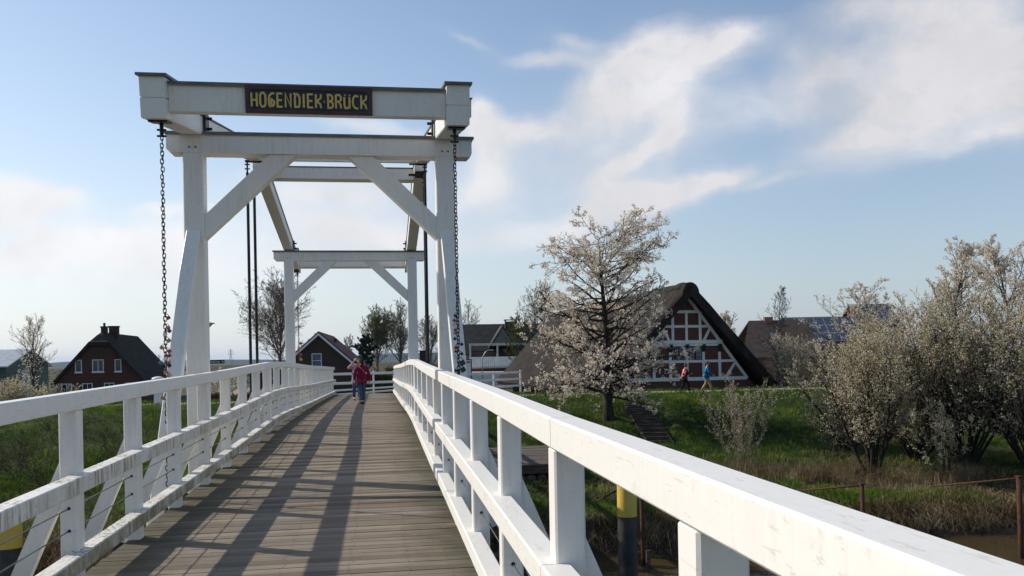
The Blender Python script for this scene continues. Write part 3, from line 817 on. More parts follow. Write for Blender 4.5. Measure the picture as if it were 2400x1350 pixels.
def tubes(P, R, k):
    N, m, _ = P.shape
    D = np.zeros_like(P); D[:, 1:-1] = P[:, 2:] - P[:, :-2]; D[:, 0] = P[:, 1] - P[:, 0]; D[:, -1] = P[:, -1] - P[:, -2]
    D = norm(D); U = norm(np.cross(D, np.array([.31, .17, .93]))); V = np.cross(D, U)
    a = 2 * np.pi * np.arange(k) / k
    v = P[:, :, None] + R[:, :, None, None] * (U[:, :, None] * np.cos(a)[None, None, :, None] + V[:, :, None] * np.sin(a)[None, None, :, None])
    base = (np.arange(N) * m * k)[:, None, None] + (np.arange(m - 1) * k)[None, :, None]
    j = np.arange(k)[None, None]; j2 = (j + 1) % k
    f = np.stack([base + j, base + j2, base + k + j2, base + k + j], -1)
    return v.reshape(-1, 3), f.reshape(-1, 4)
def cards(pos, size, g=rng, asp=1.0):
    N = len(pos)
    u = norm(g.normal(0, 1, (N, 3))); w = norm(np.cross(u, g.normal(0, 1, (N, 3))))
    s = (size * g.uniform(.55, 1.3, N))[:, None] / 2
    v = np.stack([pos - u * s, pos + w * s * asp, pos + u * s, pos - w * s * asp], 1)
    return v.reshape(-1, 3), np.arange(N * 4).reshape(N, 4)
def cat(parts):
    vs, fs, b = [], [], 0
    for v, f in parts:
        vs.append(v); fs.append(f + b); b += len(v)
    return np.concatenate(vs), np.concatenate(fs)
def along(P, n, t0=0.0, g=rng, jit=.05):
    N, m, _ = P.shape
    t = (t0 + (1 - t0) * g.random((N, n))) * (m - 1); i = np.clip(t.astype(int), 0, m - 2); fr = (t - i)[..., None]
    a = np.take_along_axis(P, i[..., None], 1); b = np.take_along_axis(P, i[..., None] + 1, 1)
    return (a + (b - a) * fr).reshape(-1, 3) + g.normal(0, jit, (N * n, 3))

def clumps(P, n, k, t0, g, spread, r):
    """flower clusters: n centres per branch, k petals round each"""
    c = along(P, n, t0, g, spread)
    return (c[:, None] + g.normal(0, r, (len(c), k, 3))).reshape(-1, 3)

def plant(name, label, cat_, loc, group, wood, wmat, crown, cmat, twigs=None):
    t = thing(name, label, cat_, loc, 0, group)
    v, f = wood; raw('trunk', v, f, wmat, t, True)
    if crown is not None:
        v, f = crown; raw('crown', v, f, cmat, t)
    if twigs is not None:
        v, f = twigs; raw('twigs', v, f, wmat, t)
    return t

def tree(name, label, cat_, loc, h, w, seed, wmat, cmat, group=None, r0=.2, first=.22, n1=34, n2=8, n3=5, nb=8, bs=.09, spread=1.0, up=.04, profile=None, lean=(0, 0), minr=.010, wig=.10, twr=.006, fork=0, asp=.6, n4=0, rmax=.42, clus=0, up2=.8):
    g = np.random.default_rng(seed)
    # leader
    P0, R0 = grow(np.zeros((1, 3)), np.array([[lean[0], lean[1], 1.0]]), np.array([h * .96]), np.array([r0]), 12, .035, (0, 0, .06), .10, g)
    R0[0, 0] *= 1.35
    if fork:
        pf, df, lf, rf = spawn(P0, R0, fork, .18, .5, .42, .62, .7, g); Pf, Rf = grow(pf, df, lf, rf, 12, .05, (0, 0, .10), .12, g)
        P0 = np.concatenate([P0, Pf]); R0 = np.concatenate([R0, Rf])
    p, d, ln, r = spawn(P0, R0, n1, first, .985, spread, .4, .45, g)
    fr = np.clip(p[:, 2] / h, 0, 1)
    prof = profile or [(0, .75), (.3, 1), (.6, .95), (.8, .7), (1, .25)]
    ln = np.interp(fr, [a for a, _ in prof], [b for _, b in prof]) * (w / 2) * g.uniform(.62, 1.12, len(p))
    d[:, 2] += np.interp(fr, [0, .5, 1], [-.05, .2, up2]) * .6
    r = np.clip(r, minr * 1.6, r0 * rmax)
    P1_, R1_ = grow(p, d, ln, r, 9, wig, (0, 0, up), .22, g)
    p, d, l2, r = spawn(P1_, R1_, n2, .15, 1.0, .75, .42, .5, g)
    P2_, R2_ = grow(p, d, l2, np.clip(r, minr, None), 6, wig * 1.1, (0, 0, up * .8), .4, g)
    p, d, l3, r = spawn(P2_, R2_, n3, .2, 1.0, .7, .5, .6, g)
    P3_, R3_ = grow(p, d, np.clip(l3, .12, None), np.clip(r, twr, minr * 1.1), 4, wig * 1.1, (0, 0, up), .5, g)
    tw = [tubes(P2_, R2_, 4), tubes(P3_, R3_, 3)]
    last = P3_
    if n4:
        p, d, l4, r = spawn(P3_, R3_, n4, .25, 1.0, .6, .6, .7, g)
        P4_, R4_ = grow(p, d, np.clip(l4, .12, None), np.clip(r, twr, minr), 3, wig, (0, 0, up), .6, g)
        tw.append(tubes(P4_, R4_, 3)); last = P4_
    wood = cat([tubes(P0, R0, 9), tubes(P1_, R1_, 6)])
    crown = None
    if nb > 0:
        pos = np.concatenate([along(last, nb, .05, g, .035), along(P2_, nb, .35, g, .04), along(P1_, max(2, nb // 2), .55, g, .05)])
        if clus: pos = np.concatenate([clumps(last, nb, clus, .1, g, .03, .036), clumps(P2_, nb, clus, .35, g, .03, .036), clumps(P1_, nb, clus, .5, g, .04, .036)])
        crown = cards(pos, np.full(len(pos), bs), g, asp)
    return plant(name, label, cat_, loc, group, wood, wmat, crown, cmat, cat(tw))

def shrub(name, label, cat_, loc, h, w, seed, wmat, cmat, group=None, stems=9, n2=14, n3=6, nb=9, bs=.05, r0=.06, up=.10, wig=.08, first=.22, splay=.5, twr=.005, jit=.02, asp=.7):
    g = np.random.default_rng(seed)
    a = g.uniform(0, 2 * np.pi, stems); q = g.random(stems) ** .7
    p = np.stack([np.cos(a) * .22 * q, np.sin(a) * .22 * q, np.zeros(stems)], 1)
    d = np.stack([np.cos(a) * q * splay, np.sin(a) * q * splay, np.ones(stems)], 1)
    ln = h * g.uniform(.72, 1.02, stems) * (1 - .12 * q)
    P0, R0 = grow(p, d, ln, r0 * g.uniform(.6, 1.1, stems), 10, wig * .7, (0, 0, .03), .15, g)
    p, d, l1, r = spawn(P0, R0, n2, first, 1.0, .75, .36, .5, g)
    fr = np.clip(p[:, 2] / h, 0, 1)
    l1 = np.interp(fr, [0, .25, .6, 1], [.55, .9, .8, .35]) * (w / 2) * .8 * g.uniform(.5, 1.15, len(p))
    P1_, R1_ = grow(p, d, l1, np.clip(r, .009, .03), 7, wig, (0, 0, up), .3, g)
    p, d, l2, r = spawn(P1_, R1_, n3, .15, 1.0, .65, .42, .6, g)
    P2_, R2_ = grow(p, d, np.clip(l2, .1, None), np.clip(r, twr, .012), 4, wig, (0, 0, up), .5, g)
    wood = tubes(P0, R0, 6)
    tw = cat([tubes(P1_, R1_, 4), tubes(P2_, R2_, 3)])
    pos = np.concatenate([along(P2_, nb, .0, g, jit), along(P1_, nb, .25, g, jit), along(P0, nb * 2, .6, g, jit)])
    return plant(name, label, cat_, loc, group, wood, wmat, cards(pos, np.full(len(pos), bs), g, asp), cmat, tw)

def gpt(x, d): # point on the terrain under photo column x at distance d
    p = ground_at(x, d, 0); return np.array([p[0], p[1], float(H(p[0], p[1])) - .05])

# the cherry tree on the bank in front of the thatched house
tree('cherry_tree', 'tall white blossoming cherry tree on the grassy bank before the thatched house', 'tree', gpt(1424, 40.5), 8.9, 7.8, 5, M['bark_dark'], M['blossom'], None, .23, .10, 84, 9, 5, 2, .082, 1.42, .026,
     [(0, .75), (.10, .95), (.25, 1.05), (.42, .98), (.55, .80), (.66, .92), (.76, .92), (.87, .80), (1, .62)], (.0, .0), .013, .11, rmax=.26, clus=6, up2=.30)

# blackthorn thicket on the right bank
TH = 'blackthorn thicket on the right bank'
shrub('blackthorn_shrub', 'broad olive-white blackthorn with several dark trunks behind the rusty rails', 'shrub', gpt(2040, 30.5), 5.9, 4.5, 21, M['bark_dark'], M['blossom_olive'], TH, 15, 23, 8, 10, .056, .065, .09, .09, .24, .60)
shrub('blackthorn_shrub', 'tallest blackthorn rising near the right edge of the photo', 'shrub', gpt(2262, 31.5), 6.7, 5.6, 22, M['bark_dark'], M['blossom_olive'], TH, 19, 25, 9, 10, .058, .07, .09, .08, .22, .6)
shrub('blackthorn_shrub', 'blackthorn cut off by the right edge of the photo', 'shrub', gpt(2420, 30.0), 5.6, 4.8, 23, M['bark_dark'], M['blossom_olive'], TH, 16, 22, 8, 10, .058, .06, .07, .09, .20, .65)
shrub('blackthorn_shrub', 'blackthorn between the two tall ones with a lower rounded top', 'shrub', gpt(2140, 33.0), 5.8, 4.4, 24, M['bark_dark'], M['blossom_olive'], TH, 18, 22, 8, 11, .058, .05, .07, .09, .12, .7)
shrub('blackthorn_shrub', 'loose brownish blackthorn at the left end of the thicket', 'shrub', gpt(1985, 35.5), 4.6, 4.4, 25, M['bark_dark'], M['blossom_olive'], TH, 18, 20, 8, 9, .060, .05, .06, .10, .10, .8)
shrub('blackthorn_shrub', 'small white blossoming bush in front of the thicket trunks', 'shrub', gpt(2215, 28.6), 3.1, 1.7, 26, M['bark_dark'], M['blossom_olive'], TH, 7, 12, 5, 8, .046, .022, .07, .10, .30, .5)
shrub('willow_shrub', 'young upright shrub with pale catkins standing alone on the bank', 'shrub', gpt(1733, 30.0), 3.6, 1.6, 27, M['bark_grey'], M['blossom_olive'], None, 18, 13, 5, 4, .034, .018, .18, .06, .25, .42)
tree('cherry_tree', 'pink-white cherry tree behind the thicket cut by the right edge', 'tree', gpt(2395, 39.0), 8.2, 6.4, 31, M['bark_dark'], M['blossom'], None, .16, .25, 34, 9, 6, 8, .075, .9, .08)
tree('cherry_tree', 'sprawling cherry tree behind the left part of the thicket', 'tree', gpt(2010, 43.0), 5.8, 7.0, 32, M['bark_dark'], M['blossom'], None, .15, .25, 26, 8, 5, 7, .075, 1.1, .05)
tree('cherry_tree', 'white cherry crown peeping over the middle of the thicket', 'tree', gpt(2215, 42.0), 8.0, 5.2, 33, M['bark_dark'], M['blossom'], None, .15, .3, 30, 9, 5, 8, .075, .8, .10)
# left bank bushes
for i, (x, d, h, w) in enumerate([(40, 31, 1.6, 3.2), (165, 33, 2.0, 3.4), (290, 31.5, 2.2, 3.0), (-60, 29, 1.9, 3.0), (120, 28, 1.3, 2.6)]):
    shrub('bank_bush', ['bare leafing bush on the left bank at the photo edge', 'bare leafing bush on the left bank below the brick house', 'twiggy bush on the left bank beside the padlocked chain', 'leafing bush on the left bank mostly outside the photo', 'low twiggy bush just above the left yellow pile'][i],
          'bush', gpt(x, d), h, w, 50 + i, M['bark'], M['leaf_green'], 'bushes on the left bank', 9, 11, 6, 2, .045, .018, .03, .14, .12, 1.0)

# background trees
tree('blossom_tree', 'small pinkish blossoming tree left of the brick house', 'tree', gpt(82, 60), 6.4, 5.2, 41, M['bark'], M['blossom'], None, .12, .25, 28, 8, 5, 2, .08, .75, .10)
shrub('blossom_bush', 'cream blossoming bush below the small tree at the left edge', 'bush', gpt(30, 57), 2.4, 4.6, 42, M['bark'], M['blossom_olive'], 'blossoming bushes left of the brick house', 12, 15, 5, 8, .085, .03, .06, .10, .1, .8)
shrub('blossom_bush', 'cream blossoming bush against the left wall of the brick house', 'bush', gpt(128, 59), 2.1, 3.0, 43, M['bark'], M['blossom_olive'], 'blossoming bushes left of the brick house', 10, 14, 5, 8, .085, .03, .06, .10, .1, .8)
tree('bare_tree', 'large bare tree with fine budding twigs behind the red-roofed house', 'tree', gpt(652, 88), 10.6, 10.2, 44, M['bark_grey'], M['buds'], None, .17, .20, 30, 10, 7, 1, .12, .70, .06, [(0, .8), (.25, 1.05), (.5, 1.05), (.75, .9), (1, .5)], (0, 0), .013, .07, .010, 2)
tree('bare_tree', 'rounded tree with greenish young buds left of the far right post', 'tree', gpt(884, 112), 9.6, 7.6, 45, M['bark_grey'], M['leaf_green'], 'trees behind the bridge end', .16, .22, 24, 8, 6, 2, .12, .66, .08, None, (0, 0), .016, .08, .012, 3)
tree('bare_tree', 'taller brownish tree right beside the far right post', 'tree', gpt(938, 118), 11.0, 7.6, 46, M['bark_grey'], M['buds'], 'trees behind the bridge end', .17, .22, 26, 8, 6, 1, .12, .66, .08, None, (0, 0), .017, .08, .013, 3)
tree('bare_tree', 'bare tree seen between the far and the near right posts', 'tree', gpt(1012, 105), 8.2, 7.0, 47, M['bark_grey'], M['buds'], None, .16, .22, 18, 8, 5, 1, .11, .6, .08, None, (0, 0), .015, .08, .011, 2)
tree('bare_tree', 'pale bare tree behind the orange brick house gable', 'tree', gpt(1088, 134), 12.2, 7.6, 48, M['bark_grey'], M['buds'], None, .17, .25, 20, 8, 5, 1, .11, .6, .10, None, (0, 0), .015, .08, .011, 2)
tree('bare_tree', 'thin pale bare tree left of the dark conifer', 'tree', gpt(822, 118), 6.6, 4.6, 49, M['bark_grey'], M['buds'], None, .12, .25, 20, 8, 5, 1, .12, .7, .09, None, (0, 0), .020, .08, .016)
tree('conifer', 'dark bushy conifer on a bare trunk behind the two walkers', 'tree', gpt(857, 108), 6.6, 3.6, 60, M['bark_dark'], M['leaf_dark'], None, .14, .42, 30, 8, 6, 7, .20, 1.1, .02, [(0, .9), (.42, .9), (.6, 1), (.8, .75), (1, .2)], (0, 0), .02, .08, .012)
tree('bare_tree', 'budding tree rising behind the thatched roof', 'tree', gpt(1262, 128), 13.6, 10.4, 61, M['bark_dark'], M['buds'], None, .22, .3, 24, 8, 5, 2, .11, .75, .06, None, (0, 0), .016, .09, .011, 2)
tree('bare_tree', 'olive brown tree before the brick house beside the thatched roof', 'tree', gpt(1222, 105), 8.2, 6.6, 62, M['bark_dark'], M['leaf_green'], None, .14, .2, 28, 9, 6, 5, .10, .9, .04, None, (0, 0), .014, .10, .010)
tree('bare_tree', 'slender bare tree in front of the brown tiled house', 'tree', gpt(1822, 60), 7.8, 4.4, 63, M['bark'], None, None, .10, .15, 34, 9, 6, 0, .1, .95, .06, [(0, .7), (.3, 1), (.6, .8), (.85, .4), (1, .15)], (0, 0), .011, .09, .008)
tree('blossom_tree', 'pale blossoming tree behind the right slope of the thatched roof', 'tree', gpt(1712, 82), 7.2, 4.8, 64, M['bark'], M['blossom'], None, .14, .2, 30, 9, 6, 4, .09, .7, .09, None, (0, 0), .013, .08, .009)
tree('spruce', 'dark spruce tip peeping over the thatched roof verge', 'tree', gpt(1672, 98), 9.4, 3.4, 65, M['bark_dark'], M['leaf_dark'], None, .14, .1, 60, 8, 4, 6, .20, 1.45, -.01, [(0, 1), (.3, .85), (.7, .4), (1, .05)], (0, 0), .02, .05, .012)
shrub('garden_shrub', 'brownish shrub between thatched roof end and thicket', 'bush', gpt(1835, 57), 3.9, 4.4, 66, M['bark'], M['blossom_olive'], 'shrubs right of the thatched house', 12, 16, 6, 4, .075, .03, .07, .10, .1, .7)
shrub('garden_shrub', 'low brownish shrub in front of the brown tiled house', 'bush', gpt(1890, 66), 4.0, 5.0, 67, M['bark'], M['buds'], 'shrubs right of the thatched house', 12, 16, 6, 4, .08, .03, .07, .10, .1, .7)
shrub('blossom_bush', 'small white blossoming bush seen between the left railing posts', 'bush', gpt(508, 60), 3.0, 2.2, 68, M['bark'], M['blossom'], None, 9, 13, 5, 6, .08, .025, .08, .10, .1, .6)
shrub('garden_shrub', 'dark green low shrub between left railing posts', 'bush', gpt(560, 62), 1.5, 2.4, 69, M['bark_dark'], M['leaf_dark'], None, 9, 12, 5, 9, .09, .02, .05, .12, .05, .9)

# grass, dry stalks
def scatter(n, x0, x1, y0, y1, dens=None, g=rng):
    p = np.stack([g.uniform(x0, x1, n), g.uniform(y0, y1, n)], 1)
    if dens is not None: p = p[g.random(n) < dens(p[:, 0], p[:, 1])]
    return p
def blades(p, h, nb, w, lean, g=rng, droop=.3):
    N = len(p); z = H(p[:, 0], p[:, 1])
    base = np.repeat(np.stack([p[:, 0], p[:, 1], z - .02], 1), nb, 0) + np.concatenate([g.normal(0, .07, (N * nb, 2)), np.zeros((N * nb, 1))], 1)
    hh = np.repeat(h, nb) * g.uniform(.5, 1.2, N * nb)
    a = g.uniform(0, 2 * np.pi, N * nb); le = g.normal(0, lean, (N * nb, 2))
    wv = np.stack([np.cos(a), np.sin(a), np.zeros(N * nb)], 1) * (w / 2)
    mid = base + np.concatenate([le * .35, np.ones((N * nb, 1))], 1) * (hh * .55)[:, None]
    tip = base + np.concatenate([le, np.ones((N * nb, 1)) * (1 - droop)], 1) * hh[:, None]
    v = np.stack([base - wv, base + wv, mid + wv * .7, tip, mid - wv * .7], 1).reshape(-1, 3)
    i = (np.arange(N * nb) * 5)[:, None]
    q = np.concatenate([i + np.array([[0, 1, 2, 4]]), i + np.array([[4, 2, 3, 3]])])
    # second face as a degenerate-free triangle is stored separately
    return v, np.concatenate([i + np.array([[0, 1, 2]]), i + np.array([[0, 2, 4]]), i + np.array([[4, 2, 3]])])
gN = np.random.default_rng(77)
def clump(x, y, s=1.0): return .5 + .5 * np.sin(x * 1.3 * s + 2 * np.sin(y * .9 * s)) * np.sin(y * 1.7 * s + 1.3 * np.sin(x * .7 * s))
def dg(x, y):
    # no grass under the deck shade, on the path, in the water
    d = np.where((y > 46.9) & (y < 49.4), .02, 1.0) * np.where(H(x, y) < -4.75, .0, 1.0)
    a_ = (y - ST0[1]) / (ST1[1] - ST0[1] + 1e-9); xs_ = ST0[0] + (ST1[0] - ST0[0]) * a_
    d = d * np.where((np.abs(x - xs_) < .85) & (a_ > -.03) & (a_ < 1.03), .0, 1.0)
    d = d * np.where((x > -2.9) & (x < 1.3) & (y < 47.5), .12, 1.0)
    low = np.clip((H(x, y) + 4.5) / .5, .25, 1)
    return d * low * (.35 + .65 * clump(x, y, .6))
parts = []
p = scatter(52000, -26, 34, 23, 47, dg, gN); h = .13 + .26 * clump(p[:, 0], p[:, 1]) + .06 * gN.random(len(p))
parts.append(blades(p, h, 4, .022, .45, gN))
p = scatter(15000, -28, 40, 49.2, 54, dg, gN); parts.append(blades(p, .14 + .18 * gN.random(len(p)), 4, .03, .4, gN))
p = scatter(6000, -26, -3, 49.5, 66, None, gN); parts.append(blades(p, .15 + .2 * gN.random(len(p)), 4, .035, .4, gN))
# the fresh tall tufts on the flat by the water
fresh = []
for cx, cy, sx, sy, n in ((14.6, 23.9, .9, .55, 1000), (17.3, 23.4, .8, .35, 450), (6.3, 24.0, .8, .5, 700), (3.6, 24.6, .7, .6, 600), (9.0, 24.9, .35, .3, 160), (11.6, 24.6, .4, .3, 150), (-10, 33, 2.2, 1.6, 900), (-15, 31, 2.0, 1.6, 800), (-6.5, 36, 1.8, 2.0, 700)):
    q = np.stack([gN.normal(cx, sx, n), gN.normal(cy, sy, n)], 1); q = q[H(q[:, 0], q[:, 1]) > -4.7]
    fresh.append(blades(q, .26 + .22 * gN.random(len(q)), 5, .020, .35, gN))
v, f = cat(parts); tag(raw('grass', v, f, M['grass']), kind='stuff')
v, f = cat(fresh); tag(raw('fresh_grass', v, f, M['fresh_grass']), kind='stuff')
def dd(x, y):
    z = H(x, y)
    k = np.exp(-((z + 4.75) / .40) ** 2)
    return np.where(z < WZ + .05, 0, k * (.3 + .7 * clump(x + 5, y, .9)) + .055 * np.exp(-((y - 29) / 4.5) ** 2) * np.clip(clump(x, y + 3, .5) * 2.2 - 1.1, 0, 1))
p = scatter(90000, -24, 32, 19.5, 37, dd, gN)
parts = [blades(p, .22 + .42 * gN.random(len(p)) ** 2, 5, .015, .9, gN, .75)]
# matted straw hanging over the edge of the bank
for x in np.arange(-22, 30, .55):
    yy = np.linspace(19, 26, 60); zz_ = H(np.full(60, x), yy); k = int(np.argmax(zz_ > -4.72)); n = int(gN.integers(8, 60))
    if -3 < x < 1.4: n = n // 3
    q = np.stack([gN.normal(x, .30, n), gN.normal(yy[k] - .05, .28, n)], 1)
    parts.append(blades(q, .35 + .45 * gN.random(n), 6, .016, 1.1, gN, 1.25))
for x, d in ((1700, 29), (1880, 28.5), (1950, 28), (2100, 28.5), (2170, 28), (1795, 29.5), (1990, 30.5), (2240, 29)):
    c = gpt(x, d); q = np.stack([gN.normal(c[0], .55, 160), gN.normal(c[1], .45, 160)], 1)
    parts.append(blades(q, .45 + .55 * gN.random(160), 5, .012, .5, gN, .25))
v, f = cat(parts); tag(raw('dry_stalks', v, f, M['dry']), kind='stuff')
# ---------------------------------------------------------------- buildings
M['brick_dark'] = brickmat('dark_red_brick', (.155, .056, .040), (.11, .042, .031), (.11, .10, .09), 1.3)
M['brick_red'] = brickmat('old_red_brick', (.115, .046, .032), (.085, .034, .025), (.09, .08, .068), 1.1)
M['brick_orange'] = brickmat('orange_brick', (.42, .17, .095), (.34, .135, .08), (.35, .27, .21), 1.0)
M['brick_brown'] = brickmat('brown_brick', (.085, .052, .038), (.062, .039, .030), (.08, .07, .06), 1.0)
M['thatch'] = simple('thatch', (.020, .0165, .014), (.044, .036, .030), 1.3, .95, 0, .1, .9, 7, (1, 1, .5))
M['thatch_dark'] = simple('dark_thatch', (.022, .021, .017), (.05, .046, .038), 1.6, .95, 0, .1, .8, 9)
M['tile_dark'] = tilemat('dark_roof_tiles', (.022, .020, .017), (.045, .040, .034), scale=1.6)
M['tile_brown'] = tilemat('brown_roof_tiles', (.060, .042, .033), (.095, .068, .052), scale=1.6)
M['tile_maroon'] = tilemat('maroon_roof_tiles', (.105, .020, .022), (.15, .034, .034), scale=1.1, rough=.7)
M['timber_white'] = simple('painted_timbers', (.78, .78, .75), (.68, .68, .65), 2.5, .55)
M['timber_dark'] = simple('dark_green_trim', (.012, .022, .020), (.02, .03, .028), 5, .5)
M['grey_metal'] = simple('grey_sheet_metal', (.34, .36, .38), (.44, .46, .48), 1.5, .45, .2)
M['green_sheet'] = simple('green_cladding', (.025, .070, .050), (.035, .085, .06), 2, .55)
M['concrete'] = simple('pale_concrete', (.36, .35, .33), (.46, .45, .43), 3, .8)
M['slate_panel'] = simple('slate_cladding', (.10, .105, .115), (.14, .145, .155), 3, .6)
M['solar'] = simple('solar_cells', (.05, .055, .08), (.075, .085, .115), 6, .25)
M['chimney'] = brickmat('sooty_brick', (.085, .045, .036), (.06, .034, .028), (.08, .07, .06), 1.6)

def frame_of(loc, ang):
    c, s_ = math.cos(ang), math.sin(ang)
    return lambda u, v, z: np.array((loc[0] + u * c - v * s_, loc[1] + u * s_ + v * c, loc[2] + z))
UANG = -PSI                                                       # "parallel to the picture" direction

def window(parent, u, z, w, h, v, mat_f='frame_white', mat_g='glass', cols=2, rows=1, sill=True, fr=.07):
    mb = MB()
    for a, b, c, d in ((u - w / 2, u + w / 2, z + h - fr, z + h), (u - w / 2, u + w / 2, z, z + fr), (u - w / 2, u - w / 2 + fr, z + fr, z + h - fr), (u + w / 2 - fr, u + w / 2, z + fr, z + h - fr)):
        mb.box(a, b, v - .06, v + .02, c, d)
    for i in range(1, cols):
        x = u - w / 2 + w * i / cols; mb.box(x - fr * .4, x + fr * .4, v - .045, v + .02, z + fr, z + h - fr)
    for i in range(1, rows):
        q = z + h * i / rows; mb.box(u - w / 2 + fr, u + w / 2 - fr, v - .04, v + .02, q - fr * .35, q + fr * .35)
    f = mk('window', mb, M[mat_f], parent, False, False)
    if sill:
        mk('sill', MB().box(u - w / 2 - .06, u + w / 2 + .06, v - .12, v - .005, z - .10, z - .002), M[mat_f], f, False, False)
    mk('pane', MB().box(u - w / 2 + fr * .5, u + w / 2 - fr * .5, v - .02, v + .015, z + fr * .5, z + h - fr * .5), M[mat_g], f, False, False)
    return f

def gable_house(name, label, loc, ang, w, depth, eave, ridge, wall, roof, over=.35, thick=.16, barge=None, group=None, hip=0.0):
    """gable front at v=0 facing -v, ridge along +v, u = 0 in the middle; heights from the base"""
    t = thing(name, label, 'house', loc, ang, group)
    mb = MB()
    poly = [(-w / 2, 0), (w / 2, 0), (w / 2, eave), (0, ridge), (-w / 2, eave)]
    sl = (ridge - eave) / (w / 2)
    if hip: poly = [(-w / 2, 0), (w / 2, 0), (w / 2, eave), (hip / sl, ridge - hip), (-hip / sl, ridge - hip), (-w / 2, eave)]
    mb.loft([[(u, 0, z) for u, z in poly], [(u, depth, z) for u, z in poly]])
    mk('wall', mb, M[wall], t, False, False)
    sl = (ridge - eave) / (w / 2)
    mb = MB(); e = over
    def prof(k): return [(-w / 2 - e, eave - sl * e + k), (0, ridge + k), (w / 2 + e, eave - sl * e + k)]
    lo, hi = prof(.03), prof(.03 + thick)
    poly = lo + hi[::-1]
    if hip:      # half-hipped front: the ridge starts a little behind the gable
        rings = []
        for v, c in ((-over, hip), (-over + .25, hip * .92), (-over + hip * .8, hip * .35), (-over + hip * 1.3, hip * .06), (depth + over, .02)):
            a = lambda k: [(-w / 2 - e, eave - sl * e + k), (-c / sl, ridge - c + k), (c / sl, ridge - c + k), (w / 2 + e, eave - sl * e + k)]
            rings.append([(u, v, z) for u, z in a(.03) + a(.03 + thick)[::-1]])
        mb.loft(rings)
    else:
        mb.loft([[(u, -over, z) for u, z in poly], [(u, depth + over, z) for u, z in poly]])
    rf = mk('roof', mb, M[roof], t, False, False)
    if barge:
        for sg in (-1, 1):
            mb = MB()
            a = [(sg * (w / 2 + e), eave - sl * e + .02), (0, ridge + .02), (0, ridge - .20), (sg * (w / 2 + e), eave - sl * e - .20)]
            mb.loft([[(u, -over - .03, z) for u, z in a], [(u, -over + .04, z) for u, z in a]])
            mk('bargeboard', mb, M[barge], t, False, False)
    return t, rf

# --- the half-timbered thatched house
D0 = 58.0
K = D0 / FPX
base = at(1609.7, hz(1609.7), D0)
tang = UANG + math.asin(.186)
hs = thing('thatched_house', 'half-timbered brick farmhouse with white timbers under a huge dark thatched roof', 'house', (base[0], base[1], -3.6), tang)
ku = K / .983
zz = lambda y: (HC - ROLL * 409.7 - y) * K + 3.6                  # photo row on the gable -> height above the house base
uu = lambda x: (x - 1609.7) * ku
G5 = lambda x, y: (uu(x / 4.655 + 1440), zz(y / 4.655 + 640))    # from the enlarged crop of the gable
apex = G5(790, 232); rb = G5(1500, 1165); rb0 = G5(1500, 1290)
sl = (apex[1] - rb[1]) / (rb[0] - apex[0])
mb = MB(); LEN = 38.0
wb = rb[0] + .35; wz = rb[1] - .35 * sl
poly = [(-wb, 0), (wb, 0), (wb, wz), (0, apex[1] + .35), (-wb, wz)]
mb.loft([[(u, .0, z) for u, z in poly], [(u, LEN - .6, z) for u, z in poly]])
mk('wall', mb, M['brick_dark'], hs, False, False)
tm = MB()
def tim(a, b, wd, v0=-.035, v1=.03):
    a = np.array(a, float); b = np.array(b, float); d = (b - a) / np.linalg.norm(b - a); n = np.array((-d[1], d[0])) * wd / 2
    q = [a - n, b - n, b + n, a + n]
    tm.loft([[(p[0], v0, p[1]) for p in q], [(p[0], v1, p[1]) for p in q]])
def timpx(x0, y0, x1, y1, wpx, **k): tim(G5(x0, y0), G5(x1, y1), wpx / 4.655 * K, **k)
for sg in (1, -1):
    mx = lambda x: 790 + sg * (x - 790)
    timpx(mx(806), 262, mx(1480), 1160, 32, v0=-.050)
    timpx(mx(945), 425, mx(945), 752, 30, v0=-.040)
    timpx(mx(978), 860, mx(978), 1150, 30, v0=-.040)
    timpx(mx(1163), 860, mx(1163), 1150, 30, v0=-.040)
    timpx(mx(1055), 608, mx(985), 740, 28, v0=-.044)
    timpx(mx(1335), 992, mx(1232), 1145, 28, v0=-.044)
timpx(790, 300, 790, 1150, 28, v0=-.042)
for y, x, wd in ((422, 915, 30), (582, 1040, 28), (752, 1195, 38), (785, 1195, 24), (964, 1320, 28), (1156, 1470, 38)):
    timpx(1580 - x, y, x, y, wd, v0=-.046 if wd < 35 else -.075)
mk('timber_frame', tm, M['timber_white'], hs, False, False)
for x in (790, 605, 978, 417, 1163):
    mb = MB(); a, b = G5(x, 862), G5(x, 778)
    mb.prism([(a[0] - .10, -.052, a[1]), (a[0] - .10, -.22, b[1] - .1), (a[0] - .10, -.24, b[1]), (a[0] - .10, -.052, b[1])], (0, 0, 0), (.20, 0, 0))
    mk('bracket', mb, M['timber_dark'], hs, False, False)
mb = MB()
for x in (790, 782, 798): mb.box(G5(x, 0)[0] - .03, G5(x, 0)[0] + .03, -.085, -.03, G5(0, 405)[1], G5(0, 250)[1])
mk('gable_post', mb, M['timber_dark'], hs, False, False)
